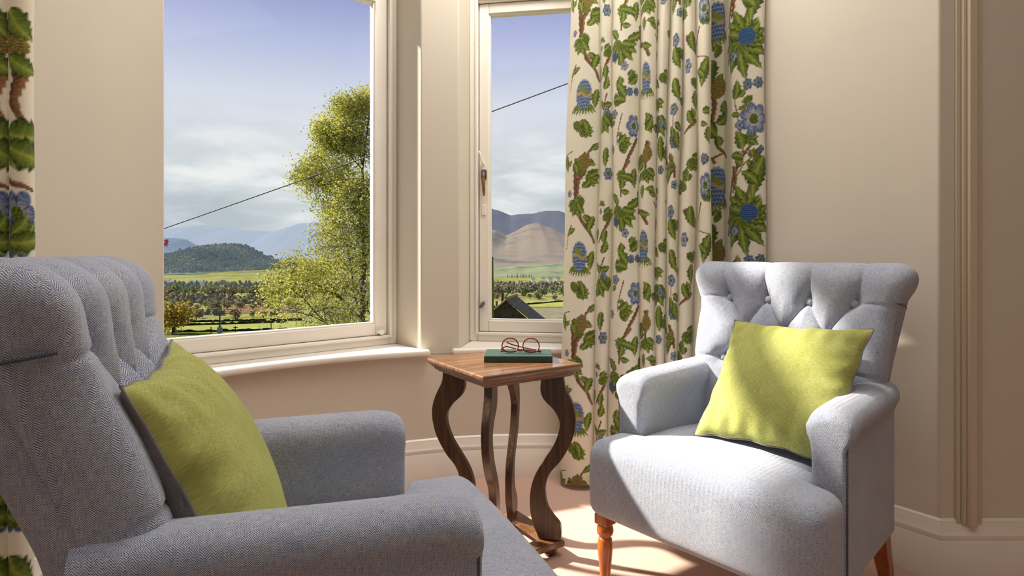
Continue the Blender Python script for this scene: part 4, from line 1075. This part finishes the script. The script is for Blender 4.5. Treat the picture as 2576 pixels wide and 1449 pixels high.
for px, top in ((592, 820), (531, 822), (682, 770)):
    x, y = onground(px, 845); o = empty('field_post', (x, y, GZ), label='thin dark %s' % {592: 'post with a short bar right of the transformer pole', 531: 'post left of the transformer pole in the meadow', 682: 'tall pole in front of the birch foliage'}[px], cat='pole')
    s_ = y/FPX; mb = MB(); mb.tube([(0, 0, 0), (0, 0, (845-top)*s_)], 1.1*s_, 6); mb.build('post', DK, o)
    if px == 592: mb = MB(); mb.box(-5*s_, 6*s_, -.3*s_, .3*s_, 20*s_, 22*s_); mb.build('bar', DK, o, smooth=False)

# stone outbuilding under the casement
STONE = NT('dark_stone'); v = STONE.coord('Object', (1, 1, 1))
bt = STONE.node('ShaderNodeTexVoronoi'); STONE.link(v, bt.inputs['Vector']); bt.inputs['Scale'].default_value = 5
STONE.col(STONE.mix(bt.outputs['Distance'], lin(44, 38, 32), lin(92, 80, 62))); STONE.rough(.9); STONE = STONE.m
SLATE = NT('slate_roof'); v = SLATE.coord('Object'); br = SLATE.node('ShaderNodeTexBrick'); SLATE.link(SLATE.coord('UV'), br.inputs['Vector'])
br.inputs['Color1'].default_value = lin(104, 94, 80); br.inputs['Color2'].default_value = lin(70, 64, 58); br.inputs['Mortar'].default_value = lin(34, 32, 30); br.inputs['Scale'].default_value = 1; br.inputs['Brick Width'].default_value = .35; br.inputs['Row Height'].default_value = .22; br.inputs['Mortar Size'].default_value = .02
nz = SLATE.noise(v, 3, 5); SLATE.col(SLATE.mix(SLATE.math('MULTIPLY', nz, .5), br.outputs[0], lin(124, 122, 66))); SLATE.rough(.85); SLATE = SLATE.m
def quad_uv(name, Q, mat, parent, th=.06):
    Q = [Vector(q) for q in Q]; nn = (Q[1]-Q[0]).cross(Q[3]-Q[0]).normalized()*th
    V = Q+[q-nn for q in Q]; me = bpy.data.meshes.new(name); me.from_pydata([tuple(v) for v in V], [], [[0, 1, 2, 3], [7, 6, 5, 4], [0, 4, 5, 1], [1, 5, 6, 2], [2, 6, 7, 3], [3, 7, 4, 0]]); me.update()
    ex = (Q[1]-Q[0]).normalized(); ey = nn.normalized().cross(ex); uv = me.uv_layers.new(name='UVMap')
    for l in me.loops: p_ = Vector(me.vertices[l.vertex_index].co)-Q[0]; uv.data[l.index].uv = (p_.dot(ex), p_.dot(ey))
    return link_mesh(name, me, mat, parent, False)
barn = empty('stone_outbuilding', (0, 0, 0), label='dark stone outbuilding with mossy slate gable roof just below the casement window', cat='building')
yb = 26.0
ap = at(1273, 752, yb); el = at(1226, 792, yb); er = at(1345, 806, yb)
slp = (ap.z-er.z)/(er.x-ap.x)
E0 = Vector((ap.x-2.6, yb, ap.z-2.6*.86)); E1 = Vector((ap.x+3.0, yb, ap.z-3.0*.80))
dv = Vector((.45, 2.4, 0))
mb = MB(); mb.add([tuple(v) for v in (E0+Vector((.15, .3, -.1)), E1+Vector((-.15, .3, -.1)), ap+Vector((0, .3, -.1)), E0+Vector((.15, .3, -7)), E1+Vector((-.15, .3, -7)))], [[3, 4, 1, 2, 0]])
mb.build('gable_wall', STONE, barn, smooth=False)
quad_uv('roof_slope', [E1, E1+dv, ap+dv, ap], SLATE, barn); quad_uv('roof_slope', [ap, ap+dv, E0+dv, E0], SLATE, barn)
mb = MB(); mb.tube([ap+Vector((0, -.05, .03)), ap+dv+Vector((0, 0, .03))], .09, 8); mb.build('ridge_tile', m_paint('lichen_ridge', lin(168, 158, 84), lin(120, 110, 80), .9, .3, 5), barn)
mb = MB(); mb.tube([E1+Vector((0, -.03, -.02)), ap+Vector((0, -.03, -.02)), E0+Vector((0, -.03, -.02))], .05, 6); mb.build('verge', m_plain('verge_stone', lin(122, 108, 82), .9), barn)
q0 = at(1322, 778, yb+4); mb = MB()
quad_uv('lower_roof', [at(1340, 830, yb), at(1700, 830, yb), at(1690, 772, yb+9), at(1318, 774, yb+9)], SLATE, barn)
mb = MB(); mb.tube([at(1318, 774, yb+9), at(1690, 772, yb+9)], .07, 6); mb.build('moss_ridge', m_plain('moss', lin(150, 146, 50), .9), barn)
for px, py0, py1, w, mt in ((1264, 738, 772, 7, (86, 50, 38)), (1249, 759, 776, 6, (150, 84, 54)), (1297, 748, 764, 4, (36, 34, 34)), (1275, 742, 752, 5, (170, 120, 84))):
    a, b = at(px, py0, yb+5), at(px, py1+14, yb+5); mb = MB(); s_ = w/2/FPX*(yb+5); mb.tube([b, a], s_, 8); mb.tube([a, a+Vector((0, 0, .04))], s_*1.25, 8); mb.build('chimney_pot', m_plain('pot_%d' % px, lin(*mt), .9), barn)
# red maple spray at the edge of the plain window
_c = at(412, 632, 4.2); root = empty('maple_tree', (_c.x-.45, _c.y, -3.85), label='slender maple with dark red leaves peeping in at the left edge of the plain window', cat='tree'); _o = _c-Vector(root.location)
mb = MB(); mb.tube([(0, 0, 0), (.02, 0, 2.2), (.0, 0, 3.6), (.1, 0, 4.4)], [.03, .022, .016, .006], 8); mb.build('trunk', BARK, root, angle=0)
mb = MB(); mb.tube([_o+Vector(v) for v in ((-.44, .0, -.36), (-.12, 0, -.02), (.0, 0, .03))], .003, 6); mb.build('twig', BARK, root)
RED = leafmat('maple_leaf', lin(110, 24, 40), lin(150, 40, 54), lin(176, 96, 60), .4); rr = random.Random(2)
for k in range(9):
    c = _o+Vector((-.10+.016*k+rr.uniform(-.01, .01), rr.uniform(-.03, .03), rr.uniform(-.07, .09))); V = [c]; N_ = 14
    for j in range(N_):
        a = 2*PI*j/N_; rad = .030 if j % 2 == 0 else .010; V.append(c+Vector((math.cos(a)*rad, rr.uniform(-.004, .004), math.sin(a)*rad)))
    mb = MB(); mb.add(V, [[0, 1+j, 1+(j+1) % N_] for j in range(N_)]); mb.build('leaf', RED, root, smooth=False)

# ------------------------------------------------------------------ sky, sun, added fill lights
w = bpy.data.worlds.new('sky'); bpy.context.scene.world = w; w.use_nodes = True; nt = w.node_tree; N = nt.nodes; Lk = nt.links
bg = N['Background']; tc = N.new('ShaderNodeTexCoord'); sep = N.new('ShaderNodeSeparateXYZ'); Lk.new(tc.outputs['Generated'], sep.inputs[0])
rp = N.new('ShaderNodeValToRGB'); Lk.new(sep.outputs[2], rp.inputs[0]); e = rp.color_ramp.elements
e[0].position = 0.0; e[0].color = lin(196, 210, 218); e[1].position = 1; e[1].color = lin(110, 120, 180)
for p_, c_ in ((.06, lin(204, 212, 218)), (.14, lin(224, 229, 232)), (.24, lin(216, 222, 234)), (.32, lin(184, 194, 226)), (.40, lin(146, 156, 206))):
    k = e.new(p_); k.color = c_
mp = N.new('ShaderNodeMapping'); Lk.new(tc.outputs['Generated'], mp.inputs[0]); mp.inputs['Scale'].default_value = (1, 1, 3.2); mp.inputs['Location'].default_value = (.3, .1, .25)
nz = N.new('ShaderNodeTexNoise'); Lk.new(mp.outputs[0], nz.inputs['Vector']); nz.inputs['Scale'].default_value = 6.5; nz.inputs['Detail'].default_value = 7; nz.inputs['Roughness'].default_value = .52; nz.inputs['Distortion'].default_value = .25
cr = N.new('ShaderNodeValToRGB'); Lk.new(nz.outputs['Fac'], cr.inputs[0]); e = cr.color_ramp.elements
e[0].position = .36; e[0].color = lin(180, 191, 199); e[1].position = .66; e[1].color = lin(244, 246, 244); k = e.new(.5); k.color = lin(206, 214, 218)
fm = N.new('ShaderNodeMapRange'); Lk.new(sep.outputs[2], fm.inputs[0]); fm.inputs[1].default_value = .24; fm.inputs[2].default_value = .12; fm.inputs[3].default_value = 0; fm.inputs[4].default_value = .8
mx = N.new('ShaderNodeMix'); mx.data_type = 'RGBA'; Lk.new(fm.outputs[0], mx.inputs[0]); Lk.new(rp.outputs[0], mx.inputs[6]); Lk.new(cr.outputs[0], mx.inputs[7])
Lk.new(mx.outputs[2], bg.inputs[0]); bg.inputs[1].default_value = 1.0

SUN_HEAD, SUN_EL = 110.6, 40.0
sd = bpy.data.lights.new('sun', 'SUN'); sd.energy = 13.0; sd.angle = math.radians(2.2); sd.color = (1, .93, .80)
so = bpy.data.objects.new('sun', sd); C.objects.link(so)
hd = math.radians(SUN_HEAD); el_ = math.radians(SUN_EL)
dirv = Vector((math.sin(hd)*math.cos(el_), math.cos(hd)*math.cos(el_), -math.sin(el_)))
so.rotation_euler = dirv.to_track_quat('-Z', 'Y').to_euler()
def area(name, loc, target, sx, sy, power, col):
    a = bpy.data.lights.new(name, 'AREA'); a.shape = 'RECTANGLE'; a.size = sx; a.size_y = sy; a.energy = power; a.color = col
    o = bpy.data.objects.new(name, a); C.objects.link(o); o.location = loc; o.rotation_euler = (Vector(target)-Vector(loc)).to_track_quat('-Z', 'Y').to_euler(); return o
area('room_fill', (-.3, -1.3, 2.6), (0, 1.6, .6), 3.2, 2.2, 9, (1, .96, .91))  # added soft fill from behind the camera, not a real lamp
area('bay_fill', (.25, 2.15, 2.86), (.1, 1.9, 0), 1.3, .4, 34, (1, .96, .91))  # added fill under the bay ceiling, brightens side walls, sill and curtain
area('room_fill', (.2, .5, 2.86), (.2, .8, 0), 2.6, 1.2, 17, (1, .95, .90))  # added overhead fill, stands for no fitting in the room

cam = bpy.data.cameras.new('camera'); cam.sensor_width = 36; cam.lens = FPX/2576*36; cam.shift_y = -(724.5-HZ)/2576; cam.clip_end = 30000; cam.clip_start = .02
co = bpy.data.objects.new('camera', cam); C.objects.link(co); co.location = (0, 0, EYE); co.rotation_euler = (PI/2, 0, 0)
bpy.context.scene.camera = co
sc = bpy.context.scene; sc.view_settings.view_transform = 'Standard'; sc.view_settings.look = 'None'; sc.view_settings.exposure = 0.0
try:
    sc.cycles.max_bounces = 6; sc.cycles.diffuse_bounces = 3; sc.cycles.glossy_bounces = 3; sc.cycles.transparent_max_bounces = 12; sc.cycles.adaptive_threshold = 0.03; sc.cycles.sample_clamp_indirect = 8
except Exception: pass
